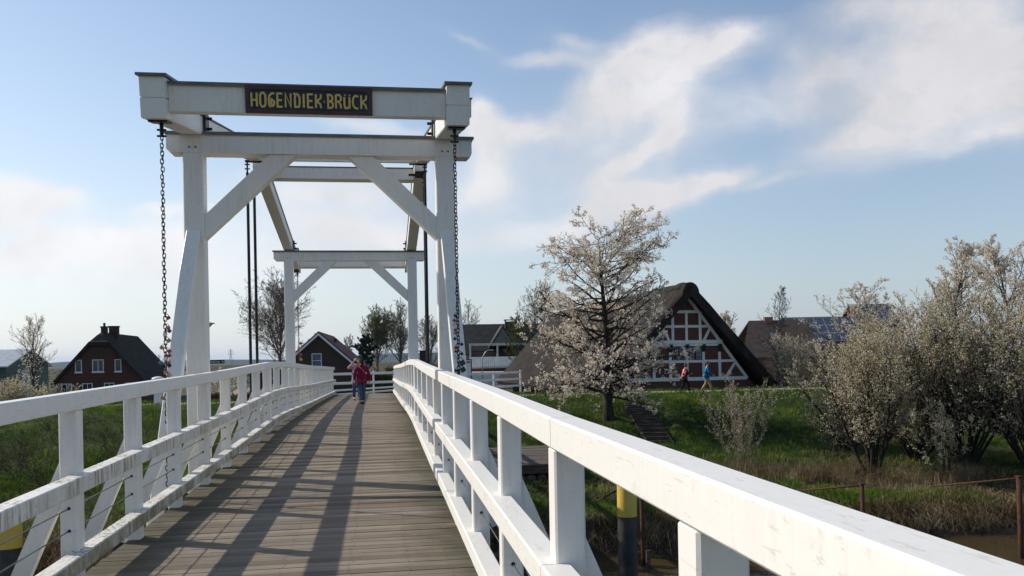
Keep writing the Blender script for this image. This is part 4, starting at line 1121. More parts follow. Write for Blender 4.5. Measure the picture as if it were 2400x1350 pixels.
for x0, x1 in ((700, 772), (625, 690), (805, 875), (888, 958)):
    a = G5(x0, 950); b = G5(x1, 800)
    uc, w_, h_ = (a[0] + b[0]) / 2, b[0] - a[0], b[1] - a[1]
    mb = MB()
    for c in ((a[0], b[0], a[1], a[1] + .05), (a[0], b[0], b[1] - .05, b[1]), (a[0], a[0] + .05, a[1] + .05, b[1] - .05), (b[0] - .05, b[0], a[1] + .05, b[1] - .05)):
        mb.box(c[0], c[1], -.06, .02, c[2], c[3])
    wf = mk('window', mb, M['timber_dark'], hs, False, False)
    mb = MB()
    for i in range(3):
        q0 = a[1] + .06 + (h_ - .12) * i / 3; q1 = a[1] + .06 + (h_ - .12) * (i + 1) / 3
        for c in ((a[0] + .055, b[0] - .055, q0, q0 + .014), (a[0] + .055, b[0] - .055, q1 - .014, q1), (a[0] + .055, a[0] + .072, q0 + .014, q1 - .014), (b[0] - .072, b[0] - .055, q0 + .014, q1 - .014)):
            mb.box(c[0], c[1], -.05, .01, c[2], c[3])
    mk('glazing_bars', mb, M['grey_metal'], wf, False, False)
    mk('pane', MB().box(a[0] + .05, b[0] - .05, -.025, .005, a[1] + .05, b[1] - .05), M['glass'], wf, False, False)
# thatch: thick, rounded at the ridge, lower eaves along the sides
oa = zz(664); oe = 6.45; oz = zz(917)
tk = .48
def thatch_ring(v, dz=0.0, sq=1.0, rag=0.0):
    pts = []
    n = 9
    S = (oa - oz) / oe
    out = [(-oe, oz - .02)] + [(-oe + (oe - .62) * k / 8, oz + (oa - .62 * S - oz) * k / 8) for k in range(0, 9)]
    top = [(.62 * math.sin(a), oa - .62 * S * (1 - math.cos(a) * 1.0) * .95 + .0) for a in np.linspace(-1.15, 1.15, 7)]
    right = [(-x, z) for x, z in out[::-1]]
    outer = out[1:] + top + right[:-1]
    inner = [(oe - .25, oz - tk * .75), (.0, oa - tk * 1.55), (-oe + .25, oz - tk * .75)]
    pts = outer + inner
    return [(u * sq, v + rag * math.sin(u * 3.1), oz + (z - oz) * sq + dz) for u, z in pts]
mb = MB()
rings = []
for v, dz, sq in ((-.95, -.05, .985), (-.82, .02, 1.0), (-.3, .02, 1.0), (4, -.01, 1), (9, .03, 1), (14, -.04, 1), (20, .0, 1), (26, .03, 1), (32, -.03, 1), (LEN - .2, 0, 1), (LEN, -.1, .985)):
    rings.append(thatch_ring(v, dz, sq, .05 if v < 0 else .12))
mb.loft(rings)
rf = mk('thatched_roof', mb, M['thatch'], hs, True, False)
def shade_auto(o, ang=40):
    for e in o.data.edges: pass
    try:
        o.data.set_sharp_from_angle(angle=rad(ang))
    except Exception: pass
shade_auto(rf)
mb = MB()
v_ = []
for v in np.linspace(-.55, LEN - .3, 40):
    v_.append([(.62 * math.sin(a) * 1.05, v, oa + .05 - .62 * (oa - oz) / oe * (1 - math.cos(a)) * .95 + .06 * math.sin(v * 2.7)) for a in np.linspace(-1.25, 1.25, 7)] + [(0, v, oa - .8)])
mb.loft(v_)
mk('ridge_cap', mb, M['thatch_dark'], rf, True, False)

# --- red brick house with dark thatch on the left
p = ground_at(234, 82, -3.55)
la = UANG + .20
bh, brf = gable_house('brick_house', 'old red brick house with dark thatched roof and two chimneys on the left', p, la, 7.7, 16, 1.9, 6.35, 'brick_red', 'thatch_dark', .35, .38, None, None, 1.0)
for u, w_ in ((-1.85, .58), (-.15, 1.0), (1.6, .58)): window(bh, u, 2.95, w_, 1.15, -.004, cols=2 if w_ > .8 else 1)
for u, w_ in ((-2.9, .9), (-1.1, .9), (.8, .9), (2.7, .9)): window(bh, u, .75, w_, 1.15, -.004)
mk('blind_roundel', MB().tube([(-.1, -.05, 4.6), (-.1, .02, 4.6)], .40, 20), M['brick_brown'], bh, False, False)
for v, u0, hgt, s_ in ((1.9, 0, .75, .26), (4.6, .25, 1.0, .40)):
    mb = MB(); mb.box(u0 - s_, u0 + s_, v - s_, v + s_, 5.7, 6.75 + hgt * .55); mb.box(u0 - s_ - .06, u0 + s_ + .06, v - s_ - .06, v + s_ + .06, 6.75 + hgt * .55, 6.87 + hgt * .55)
    if s_ < .3: mb.tube([(u0, v, 6.8 + hgt * .55), (u0, v, 7.2 + hgt * .55)], .11, 8)
    mk('chimney', mb, M['chimney'], brf, False, False)
mb = MB()
for u in np.linspace(-3.9, 3.9, 2): pass
for z in (2.45, 2.15): mb.box(-3.6, 3.6, -.05, -.004, z, z + .12)
mk('string_course', mb, M['brick_dark'], bh, False, False)
mk('door', MB().box(3.3, 3.75, -.05, .02, 0, 1.6), M['timber_dark'], bh, False, False)

# --- house with maroon tiled roof behind the bridge end
p = ground_at(748, 76, -3.6)
mh, mrf = gable_house('brick_house', 'brown brick house with maroon tiled roof and white bargeboards behind the bridge end', p, UANG + .12, 6.9, 16, 3.0, 6.05, 'brick_brown', 'tile_maroon', .30, .14, 'timber_white')
window(mh, -.20, 3.05, .86, 1.25, -.004, 'frame_white', 'blue_glass', 1, 2)
mb = MB()
for k in range(6): mb.tube([(-.12 * 0 + 3.45 * (k + .5) / 6 * -1, -.36, 6.25 - 3.05 * (k + .5) / 6), (-3.45 * (k + .5) / 6 - .02, .1, 6.27 - 3.05 * (k + .5) / 6)], .05, 6)
mk('verge_tiles', mb, M['tile_maroon'], mrf, False, False)
mk('roof_vent', MB().lathe((1.15, 3.2, 5.3), [(.13, 0), (.13, .25), (.19, .26), (.19, .34)], 10), M['tile_maroon'], mrf, False, False)

# --- small dark red building and annex seen through the left railing
p = ground_at(640, 112, -3.6)
rh, rrf = gable_house('red_house', 'low dark red house with white bargeboards half hidden behind left railing posts', p, UANG + .2, 5.4, 8, 1.6, 3.6, 'brick_red', 'tile_maroon', .3, .12, 'timber_white')
window(rh, 0, .7, .9, .9, -.004)
# --- green barn
p = ground_at(-10, 112, -3.55)
gb, grf = gable_house('green_barn', 'green metal barn with pale grey roof at the left edge', p, UANG + math.pi / 2 + .12, 12, 26, 3.6, 5.5, 'green_sheet', 'grey_metal', .4, .14)
gb.location = tuple(ground_at(66, 106, -3.55)); gb['category'] = 'barn'
mk('gate', MB().box(-2, 2, -.06, -.004, 0, 3.2), M['grey_metal'], gb, False, False)

# --- orange brick house with balcony
p = ground_at(1093, 113, -4.25)
oh = thing('brick_house', 'orange brick house with dark tiled roof, small gable dormer and balcony', 'house', p, UANG + .10); oh.scale = (1.177,) * 3
W, Dp, ev, rg = 14.0, 8.0, 4.3, 7.35
mb = MB()
poly = [(0, 0), (Dp, 0), (Dp, ev), (Dp / 2, rg), (0, ev)]
mb.loft([[(0, v, z) for v, z in poly], [(W, v, z) for v, z in poly]])
mk('wall', mb, M['brick_orange'], oh, False, False)
mb = MB(); s2 = (rg - ev) / (Dp / 2); e = .45
lo = [(-e, ev - s2 * e + .03), (Dp / 2, rg + .03), (Dp + e, ev - s2 * e + .03)]; hi = [(v, z + .16) for v, z in lo]
mb.loft([[(u, v, z) for v, z in lo + hi[::-1]] for u in (-.35, W + .35)])
orf = mk('roof', mb, M['tile_dark'], oh, False, False)
mb = MB(); mb.box(4.6, 5.8, 2.6, 3.4, 6.2, 7.75); mb.box(4.5, 5.9, 2.5, 3.5, 7.9, 7.98)
for a in (4.65, 5.75):
    for b in (2.65, 3.35): mb.box(a - .05, a + .05, b - .05, b + .05, 7.75, 7.9)
mk('chimney', mb, M['chimney'], orf, False, False)
mb = MB(); mb.box(0.25, 6.5, -1.9, -.005, 2.55, 2.75); mk('balcony_slab', mb, M['concrete'], oh, False, False)
mb = MB()
for k in range(24): mb.box(.28 + k * .225, .28 + k * .225 + .2, -1.9, -1.86, 2.76, 3.7)
mb.box(.25, 5.75, -1.92, -1.85, 3.7, 3.78)
mk('balcony_railing', mb, M['frame_white'], oh, False, False)
mb = MB()
for u in (.35, 3.3, 6.4): mb.box(u - .09, u + .09, -1.85, -1.65, 2.76, 5.0)
mb.box(.25, 6.5, -1.9, -1.62, 5.0, 5.25)
mk('balcony_frame', mb, M['concrete'], oh, False, False)
mb = MB(); mb.box(.5, 6.3, -.05, -.004, 2.8, 4.6); mk('patio_glazing', mb, M['glass'], oh, False, False)
mb = MB()
poly = [(2.7, 4.95), (5.2, 4.95), (3.95, 7.0)]
mb.loft([[(u, -1.2, z) for u, z in poly], [(u, 2.4, z) for u, z in poly]]); mk('dormer', mb, M['slate_panel'], oh, False, False)
mb = MB()
lo = [(2.45, 4.75), (3.95, 7.03), (5.45, 4.75)]; poly = lo + [(5.45, 4.9), (3.95, 7.2), (2.45, 4.9)]
mb.loft([[(u, -1.4, z) for u, z in poly], [(u, 2.4, z) for u, z in poly]]); mk('dormer_roof', mb, M['tile_dark'], oh, False, False)
mk('garage', MB().box(-.2, 9, -6.0, -2.0, 0, 2.2), M['timber_white'], oh, False, False)
gable_w = MB()
for v, z in ((3.2, 4.9), (4.6, 4.9), (2.0, 1.6), (5.4, 1.6)): gable_w.box(-.05, .02, v - .4, v + .4, z, z + 1.1)
mk('gable_windows', gable_w, M['glass'], oh, False, False)

# --- brown tiled house with skylight
p = ground_at(1757, 92, -3.55)
th, trf = None, None
th = thing('brick_house', 'brown tiled house with a bright skylight right of the thatched house', 'house', p, UANG - .05)
W, Dp, ev, rg = 7.2, 9.0, 3.3, 7.0
poly = [(0, 0), (Dp, 0), (Dp, ev), (Dp / 2, rg), (0, ev)]
mk('wall', MB().box(0, W, 0, Dp, 0, ev), M['brick_orange'], th, False, False)
s2 = (rg - ev) / (Dp / 2)
lo = [(-e, ev - s2 * e + .03), (Dp / 2, rg + .03), (Dp + e, ev - s2 * e + .03)]; hi = [(v, z + .16) for v, z in lo]
mb = MB()
# half-hipped left end
mb.loft([[(-.9, v, z) if abs(v - Dp / 2) > .5 else (.95, v, z) for v, z in lo + hi[::-1]], [(W + .2, v, z) for v, z in lo + hi[::-1]]])
trf = mk('roof', mb, M['tile_brown'], th, False, False)
q = lambda v: ev + s2 * v + .20
mb = MB(); mb.loft([[(u, v, q(v) + k) for u, v in ((2.7, 1.75), (3.6, 1.75), (3.6, 2.7), (2.7, 2.7))] for k in (.0, .07)])
sk = mk('skylight', mb, M['timber_dark'], trf, False, False)
mb = MB(); mb.loft([[(u, v, q(v) + k) for u, v in ((2.77, 1.83), (3.53, 1.83), (3.53, 2.62), (2.77, 2.62))] for k in (.072, .085)])
M['sky_pane'] = simple('roof_glass', (.18, .24, .27), (.22, .28, .31), 1, .05, 0, .9)
mk('pane', mb, M['sky_pane'], sk, False, False)
mk('chimney', MB().box(2.6, 3.5, Dp / 2 - .3, Dp / 2 + .3, rg - .2, rg + .55), M['brick_orange'], trf, False, False)
# --- roofs with solar panels
def solar_house(label, x, d, z0, w, rgz, evz, n, rows, ang):
    p = ground_at(x, d, -3.55)
    t = thing('solar_house', label, 'house', p, UANG + ang)
    Dp = 9.0
    poly = [(0, 0), (Dp, 0), (Dp, evz), (Dp / 2, rgz), (0, evz)]
    mk('wall', MB().loft([[(0, v, z) for v, z in poly], [(w, v, z) for v, z in poly]]), M['brick_red'], t, False, False)
    s2 = (rgz - evz) / (Dp / 2)
    lo = [(-.4, evz - s2 * .4 + .03), (Dp / 2, rgz + .03), (Dp + .4, evz - s2 * .4 + .03)]; hi = [(v, z + .14) for v, z in lo]
    rf = mk('roof', MB().loft([[(u, v, z) for v, z in lo + hi[::-1]] for u in (-.3, w + .3)]), M['tile_brown'], t, False, False)
    q = lambda v: evz + s2 * v + .20
    pw = w / n; vv = [.5 + (Dp / 2 - .7) * k / rows for k in range(rows + 1)]
    mb = MB(); fb = MB()
    for i in range(n):
        for k in range(rows):
            u0, u1, v0, v1 = i * pw + .02, (i + 1) * pw - .02, vv[k] + .02, vv[k + 1] - .02
            fb.loft([[(u, v, q(v) + h_) for u, v in ((u0, v0), (u1, v0), (u1, v1), (u0, v1))] for h_ in (.0, .05)])
            g = .03
            mb.loft([[(u, v, q(v) + h_) for u, v in ((u0 + g, v0 + g), (u1 - g, v0 + g), (u1 - g, v1 - g), (u0 + g, v1 - g))] for h_ in (.052, .06)])
    pn = mk('solar_panels', fb, M['grey_metal'], rf, False, False); del pn
    mk('solar_cells', mb, M['solar'], rf, False, False)
    return t
solar_house('house with solar panels beside the brown tiled house', 1864, 98, 0, 8.6, 7.55, 4.2, 8, 3, -.05)
solar_house('taller house with a solar roof behind the blackthorn thicket', 2034, 108, 0, 4.6, 9.5, 6.3, 6, 2, .05)
# --- brick building with chimney right of the far right post
p = ground_at(985, 92, -3.6)
ch, crf = gable_house('brick_house', 'low brick house with a chimney just right of the far right post', p, UANG, 6, 8, 2.0, 3.3, 'brick_red', 'tile_dark', .3, .12)
mk('chimney', MB().box(-.42, .42, 3.4, 4.2, 2.6, 4.6), M['chimney'], crf, False, False)
window(ch, 0, .7, 1.0, 1.0, -.004)

# ---------------------------------------------------------------- fences, hedges
def fence(name, label, pts, posts, rails, th, m, grp=None):
    """pts: polyline ends (ground), rails: list of (z_a, z_b) heights relative to eye"""
    a, b = pts; t = thing(name, label, 'fence', a, 0, grp)
    for k in posts:
        q = a + (b - a) * k; zt = rails[0][0] + (rails[0][1] - rails[0][0]) * k + th * .9
        mk('post', MB().lathe((q[0], q[1], 0), [(.055, q[2] - .3), (.055, zt - .02), (.035, zt + .01)], 10), m, t)
    d = (b - a) / np.linalg.norm(b - a)
    for za, zb in rails:
        A, B = np.array((a[0], a[1], za)), np.array((b[0], b[1], zb))
        mk('rail', MB().bar(A, B, .05, th, .012), m, t)
    return t
a, b = ground_at(772, 52.0, -2.15), ground_at(925, 52.5, -2.15)
fence('rail_fence', 'white rail fence across the far end of the bridge', (a, b), (.02, .67, .985), [(at(772, 877.5, 52)[2], at(925, 873.5, 52.5)[2]), (at(772, 899.5, 52)[2], at(925, 894.5, 52.5)[2])], .15, M['white_clean'])
a, b = ground_at(772, 50.9, -2.15), ground_at(925, 50.9, -2.15)
fence('rail_fence', 'lower white sloping rail just before the fence at the bridge end', (a, b), (.02, .985), [(at(772, 916.5, 50.9)[2], at(925, 906.5, 50.9)[2]), (at(772, 926.5, 50.9)[2], at(925, 913.5, 50.9)[2] - .02)], .10, M['white_clean'])
a, b = ground_at(1086, 46.2, -2.2), ground_at(1219, 51.8, -2.2)
fence('tube_fence', 'white three-bar tube fence right of the bridge end', (a, b), (.02, .5, 1.0), [(at(1086, 878, 46.2)[2], at(1219, 872, 51.8)[2]), (at(1086, 894, 46.2)[2], at(1219, 887.5, 51.8)[2]), (at(1086, 910, 46.2)[2], at(1219, 903.5, 51.8)[2])], .12, M['white_clean'])

def hedge(label, x0, d0, x1, d1, ztop, wd, m, seed, n=5000, zb=-3.4):
    g = np.random.default_rng(seed)
    a, b = ground_at(x0, d0, 0), ground_at(x1, d1, 0); u = (b - a); L = np.linalg.norm(u); u /= L; nn = np.array((-u[1], u[0], 0))
    t = thing('hedge', label, 'hedge', a)
    s_ = g.random(n) * L; k = g.uniform(-1, 1, n) * wd / 2; f = g.random(n)
    top = ztop + .08 * np.sin(s_ * 2.1) + .05 * np.sin(s_ * 5)
    pos = np.stack([u[0] * s_ + nn[0] * k, u[1] * s_ + nn[1] * k, zb + (top - zb) * np.sqrt(f)], 1) + g.normal(0, .04, (n, 3))
    v, f_ = cards(pos, np.full(n, .17), g, .7); raw('leaves', v, f_, m, t)
    mb = MB()
    for q in np.arange(.2, L, .45): mb.tube([u * q + (0, 0, zb - .1), u * (q + .1) + (0, 0, ztop - .2)], .02, 5)
    mk('stems', mb, M['bark_dark'], t, False, False)
    return t
hedge('brown clipped hedge behind the white fence at the bridge end', 838, 54.2, 930, 54.5, at(880, 879, 54)[2], .9, M['hedge'], 3, 9000, -2.9)
hedge('dry low hedge along the path seen between left railing posts', 455, 51.5, 590, 53.0, at(520, 926, 52)[2], .7, M['dry'], 4, 8000, -2.6)
hedge('far dark hedge beside the maroon roofed house', 905, 66, 1080, 68, at(1000, 862, 67)[2], 1.4, M['hedge'], 5, 7000)
# orchard rows on the plain
og = np.random.default_rng(8)
pos = []
for k in range(26):
    d = 150 + k * 22; x = og.uniform(-260, 120, 1500)
    q = FW * d; pos.append(np.stack([RT[0] * x + q[0], RT[1] * x + q[1], og.uniform(-3.5, -1.7 + .4 * og.random(), 1500)], 1))
pos = np.concatenate(pos); v, f = cards(pos, np.full(len(pos), .6), og, .8)
tag(raw('orchard_trees', v, f, M['buds']), kind='stuff')

# ---------------------------------------------------------------- bank furniture
# mooring piles
def pile(label, p, r, ztop, zband):
    t = thing('mooring_pile', label, 'pile', (p[0], p[1], -5.2), 0, None)
    mk('black_shaft', MB().lathe((p[0], p[1], 0), [(r, -6.6), (r, zband)], 24), M['pile_black'], t, True); shade_auto(t.children[0])
    o = mk('yellow_head', MB().lathe((p[0], p[1], 0), [(r + .003, zband + .0), (r + .003, ztop - .05), (r * .93, ztop)], 24), M['pile_yellow'], t, True); shade_auto(o)
M['pile_black'] = simple('tarred_pile', (.018, .018, .020), (.055, .052, .052), 3, .5, 0, .5, .3, 12)
M['pile_yellow'] = simple('yellow_pile_paint', (.68, .50, .10), (.58, .42, .08), 4, .45, 0, .4)
q = at(1470, 1209, 18.6); pile('yellow-topped black mooring pile standing in the water right of the bridge', q, .205, q[2] + 1.25, q[2])
q = at(22, 1283, 15.2); pile('yellow-topped black mooring pile left of the bridge at the photo edge', q, .205, at(22, 1183, 15.2)[2], q[2])
# rusty gangway poles
def rusty(label, xt, yt, d, xe, ye, de, r=.05):
    p = at(xt, yt, d); e = at(xe, ye, de)
    t = thing('rusty_pole', label, 'pole', (p[0], p[1], -5.6), 0, 'rusty poles and rails along the far waterline')
    mk('upright', MB().tube([(p[0] + .05, p[1], -6.3), (p[0], p[1], p[2])], r, 8), M['rust'], t, True)
    mk('rail', MB().tube([p - (0, 0, .03), e], .026, 8), M['rust'], t, True)
    mk('cap', MB().box(p[0] - .07, p[0] + .07, p[1] - .07, p[1] + .07, p[2] - .005, p[2] + .03), M['rust'], t)
rusty('rusty pole with a rail reaching left to the bank grass, middle of the three', 2020, 1135, 22.6, 1868, 1150, 25.0, .055)
rusty('tallest rusty pole at the right edge with a long rail to the grass tuft', 2388, 1118, 21.8, 2182, 1140, 25.0, .065)
rusty('rusty pole just right of the yellow pile with a short rail', 1502, 1115, 21.8, 1397, 1176, 24.5, .055)
# small stake beside the rusty pole
t = thing('wooden_stake', 'short rotten wooden stake in the water beside the yellow pile', 'stake', at(1518, 1300, 21.6))
q = at(1519, 1290, 21.6); mk('stake', MB().tube([(q[0], q[1], -6), (q[0], q[1], q[2])], .06, 7), M['dark_wood'], t)

# wooden landing stage
LSZ = -3.50
def lp(x, y): # px on the stage's deck plane
    u, v = x - 1200, y - HC
    r = FW * FPX + RT * (u * CR - v * SR) - UP * (v * CR + u * SR)
    return r * (LSZ / r[2])
c0, c1, c2, c3 = lp(1118, 1090), lp(1372, 1086), lp(1300, 1044), lp(1110, 1046)
t = thing('landing_stage', 'dark wooden landing stage on log cribs below the cherry tree', 'landing stage', (c0[0], c0[1], LSZ - .8))
mb = MB(); x0, x1, y0, y1 = c0[0], c1[0] - .1, c0[1] - .35, c2[1] + .1
n = 34; ph = np.linspace(y0, y1, n + 1)
for i in range(n):
    dz = R_.uniform(-.008, .008)
    mb.box(x0 + R_.uniform(-.05, .05), x1 + R_.uniform(-.05, .05), ph[i] + .006, ph[i + 1] - .006, LSZ - .06 + dz, LSZ + dz)
mk('planks', mb, M['grey_wood'], t)
mk('seam_board', MB().bar((x0 + 1.45, y0 + .2, LSZ + .03), (x0 + .6, y1 - .5, LSZ + .03), .14, .03, .004), M['grey_wood'], t)
for k, z in enumerate((LSZ - .20, LSZ - .78)):
    mk('edge_beam', MB().bar((x0 - .1, y0 + .05 + k * .1, z), (x1 + .1, y0 + .05 + k * .1, z), .16, .22, .012), M['dark_wood'], t)
for k in range(9):
    xx = x0 + .35 + k * (x1 - x0 - .6) / 8
    mk('log', MB().tube([(xx, y0 + .02, LSZ - .50), (xx, y1, LSZ - .50)], .165, 12), M['dark_wood'], t, True)
for k in range(7):
    xx = x0 + .5 + k * (x1 - x0 - .9) / 6
    mk('pile', MB().tube([(xx, y0 + .3, -5.6), (xx, y0 + .3, LSZ - .9)], .13, 10), M['dark_wood'], t, True)
# steps up the bank
M['step_wood'] = simple('step_timber', (.07, .058, .044), (.035, .029, .023), 2.5, .85, 0, .15, .4, 12)
sa, sb = gpt(1487, 43.6), gpt(1545, 36.6)
t = thing('bank_steps', 'narrow dark wooden steps climbing the grassy bank right of the cherry tree', 'steps', sb)
dv = np.array((sa[0] - sb[0], sa[1] - sb[1], 0)); n = 15
za, zb_ = float(H(ST1[0], ST1[1])) + .14, float(H(ST0[0], ST0[1])) + .14
sd = dv / np.linalg.norm(dv); sn = np.array((sd[1], -sd[0], 0))
for i in range(n):
    k = i / (n - 1); c = sb + dv * k; z = float(H(c[0], c[1])) + .15
    a = c - sn * .50; b = c + sn * .50
    mk('tread', MB().bar((a[0], a[1], z), (b[0], b[1], z), .30, .035, .004), M['step_wood'], t)
for sg in (-1, 1):
    a, b = sb + sn * sg * .54, sa + sn * sg * .54
    mk('stringer', MB().bar((a[0], a[1], zb_ - .05), (b[0], b[1], za - .05), .06, .26), M['dark_wood'], t)
mb = MB()
for i in range(n - 1):
    k = (i + .5) / (n - 1); c = sb + dv * k; z = float(H(c[0], c[1])) + .12
    a = c - sn * .6 + sd * .08; b = c + sn * .6 + sd * .08; mb.bar((a[0], a[1], z), (b[0], b[1], z), .03, .14)
mk('risers', mb, M['dark_wood'], t)
# hose hanging on the left pier
mb = MB(); hp = [at(312, 1190, 12.6), at(306, 1225, 12.6), at(285, 1262, 12.6), at(255, 1275, 12.5), at(230, 1283, 12.4)]
tag(mk('hose', mb.tube(hp, .018, 8), M['cable']), 'grey hose hanging down at the left side of the pier', 'hose')

# ---------------------------------------------------------------- signs, lamps, boxes
M['post_grey'] = simple('galvanised_post', (.30, .31, .31), (.38, .39, .39), 6, .45, .6)
def text(name, s, size, m, parent, loc, rot, align='LEFT'):
    cu = bpy.data.curves.new(name, 'FONT'); cu.body = s; cu.size = size; cu.align_x = align; cu.extrude = .002
    o = bpy.data.objects.new(name, cu); C.objects.link(o)
    bpy.context.view_layer.update()
    me = bpy.data.meshes.new_from_object(o.evaluated_get(bpy.context.evaluated_depsgraph_get()))
    bpy.data.objects.remove(o)
    me.materials.clear(); me.materials.append(m)
    q = bpy.data.objects.new(name, me); link(q, parent); q.location = loc; q.rotation_euler = rot
    return q
M['sign_black'] = simple('black_sign', (.012, .014, .014), (.02, .022, .022), 4, .45)
M['sign_white'] = simple('white_lettering', (.75, .75, .73), (.70, .70, .68), 4, .5)
M['sign_green'] = simple('green_lettering', (.02, .15, .08), (.025, .17, .09), 4, .5)
p = ground_at(472, 50, -2.2)
t = thing('fingerpost', 'black fingerpost pointing right with white letters beside the left near post', 'sign', p, UANG)
mk('pole', MB().lathe((0, 0, 0), [(.035, -.2), (.035, 2.55)], 10), M['post_grey'], t, False, False)
mb = MB(); mb.box(-.02, 1.32, -.015, .015, 2.18, 2.40); ar = mk('arm', mb, M['sign_black'], t, False, False)
text('lettering', 'Lühewanderweg', .135, M['sign_white'], ar, (.16, -.019, 2.245), (math.pi / 2, 0, 0))
mk('arrow', MB().loft([[(1.20, y, 2.23), (1.28, y, 2.29), (1.20, y, 2.35)] for y in (-.021, -.016)]), M['sign_white'], ar, False, False)
p = ground_at(402, 51, -2.2)
t = thing('direction_sign', 'pale cycle direction boards with green letters behind the left near strut', 'sign', p, UANG)
mk('pole', MB().lathe((.1, .05, 0), [(.035, -.2), (.035, 2.45)], 10), M['post_grey'], t, False, False)
for z, s_ in ((2.10, 'Horneburg'), (1.45, 'Horneburg')):
    b = mk('board', MB().box(-.22, .85, -.015, .015, z, z + .34), M['sign_white'], t, False, False)
    text('lettering', s_, .16, M['sign_green'], b, (-.16, -.019, z + .1), (math.pi / 2, 0, 0))
p = ground_at(488, 52, -2.2)
t = thing('street_lamp', 'street lamp with flat white disc head beside the left near post', 'lamp', p)
mk('pole', MB().lathe((0, 0, 0), [(.06, -.2), (.045, 4.35)], 10), M['post_grey'], t, False, False)
mk('lamp_head', MB().lathe((0, 0, 0), [(.05, 4.3), (.13, 4.35), (.30, 4.53), (.42, 4.56), (.42, 4.60), (.05, 4.66)], 20), M['concrete'], t, True, False)
p = ground_at(1130, 60, -2.9)
t = thing('street_lamp', 'thin grey street lamp with a curved arm before the orange brick house', 'lamp', p, UANG)
mb = MB(); mb.tube([(0, 0, -.3), (0, 0, 2.6), (.06, 0, 3.05), (.25, 0, 3.35), (.42, 0, 3.45)], .035, 8); mk('pole', mb, M['post_grey'], t, True, False)
mk('lamp_head', MB().box(.36, .78, -.09, .09, 3.42, 3.51), M['post_grey'], t, False, False)
p = ground_at(370, 45.4, float(H(*ground_at(370, 45.4, 0)[:2])))
t = thing('litter_bin', 'white litter bin under a domed cap beside the path behind the left railing', 'bin', p)
h0 = at(370, 948, 45.4)[2] - p[2]; h1 = at(370, 888, 45.4)[2] - p[2]
mk('leg', MB().lathe((0, 0, 0), [(.05, -.3), (.05, h0)], 8), M['post_grey'], t, False, False)
o = mk('body', MB().box(-.19, .19, -.16, .16, h0, h1 - .1), M['white_clean'], t, False, False)
mk('cap', MB().lathe((0, 0, 0), [(.20, h1 - .1), (.33, h1 - .02), (.30, h1 + .05), (.16, h1 + .11), (.03, h1 + .13)], 16), M['white_clean'], t, True, False)
# framed notice board
p = ground_at(1093, 49, -2.2)
t = thing('notice_board', 'dark framed notice board with a pale poster right of the bridge end', 'notice board', p, UANG)
z0, z1 = at(1093, 878, 49)[2] + 2.2, at(1093, 842, 49)[2] + 2.2
mb = MB()
for a, b, c, d in ((-.30, .30, z1 - .05, z1), (-.30, .30, z0, z0 + .05), (-.30, -.25, z0 + .05, z1 - .05), (.25, .30, z0 + .05, z1 - .05)): mb.box(a, b, -.05, .05, c, d)
mk('frame', mb, M['timber_dark'], t, False, False)
for x in (-.27, .27): mk('leg', MB().box(x - .03, x + .03, -.03, .03, -.3, z0 - .002), M['timber_dark'], t, False, False)
M['poster'] = simple('pale_poster', (.42, .46, .47), (.50, .53, .54), 2, .4)
ps = mk('poster', MB().box(-.25, .25, -.03, .02, z0 + .05, z1 - .05), M['poster'], t, False, False)
mk('red_strip', MB().box(-.20, .05, -.034, -.031, z0 + .10, z0 + .17), M['lock_red'], ps, False, False)
mk('header', MB().box(-.2, .2, -.034, -.031, z1 - .2, z1 - .12), M['sign_black'], ps, False, False)

# yellow car on the lane
p = ground_at(590, 116, -3.55)
t = thing('parked_car', 'yellow car parked on the lane seen between left railing posts', 'car', p, UANG + .05)
M['car_yellow'] = simple('yellow_car_paint', (.62, .36, .02), (.60, .34, .02), 1, .25, 0, .6)
M['tyre'] = simple('tyre_rubber', (.015, .015, .016), (.025, .025, .026), 8, .85)
prof = [(.0, .35), (.05, .72), (.35, .82), (1.0, .93), (1.62, 1.45), (2.5, 1.52), (3.5, 1.42), (4.1, 1.0), (4.2, .6), (4.15, .32), (.6, .30)]
mb = MB(); mb.loft([[(x, y, z) if z < .95 else (x, y * .86, z) for x, z in prof] for y in (-.86, .86)])
mk('body', mb, M['car_yellow'], t, False, False)
for pr in ([(1.18, .98), (1.66, 1.38), (2.35, 1.44), (2.35, .98)], [(2.45, .98), (2.45, 1.44), (3.3, 1.37), (3.75, 1.0)]):
    mb = MB()
    for sg in (-1, 1): mb.loft([[(x, sg * (.87 if z < .99 else .765), z) for x, z in pr], [(x, sg * (.85 if z < .99 else .745), z) for x, z in pr]])
    mk('window', mb, M['glass'], t, False, False)
mb = MB(); mb.loft([[(1.03, y, .97) for y in (-.7, .7)] + [(1.6, y, 1.43) for y in (.62, -.62)], [(1.0, y, .98) for y in (-.7, .7)] + [(1.57, y, 1.445) for y in (.62, -.62)]]); mk('windscreen', mb, M['glass'], t, False, False)
for x in (.8, 3.35):
    for y in (-.80, .80):
        o = mk('wheel', MB().tube([(x, y - .1, .32), (x, y + .1, .32)], .32, 16), M['tyre'], t, False, False)
        mk('rim', MB().tube([(x, y - .105, .32), (x, y + .105, .32)], .19, 12), M['post_grey'], o, False, False)
for y in (-.65, .65): mk('headlight', MB().ell((.07, y, .66), (.05, .14, .09)), M['sign_white'], t, True, False)

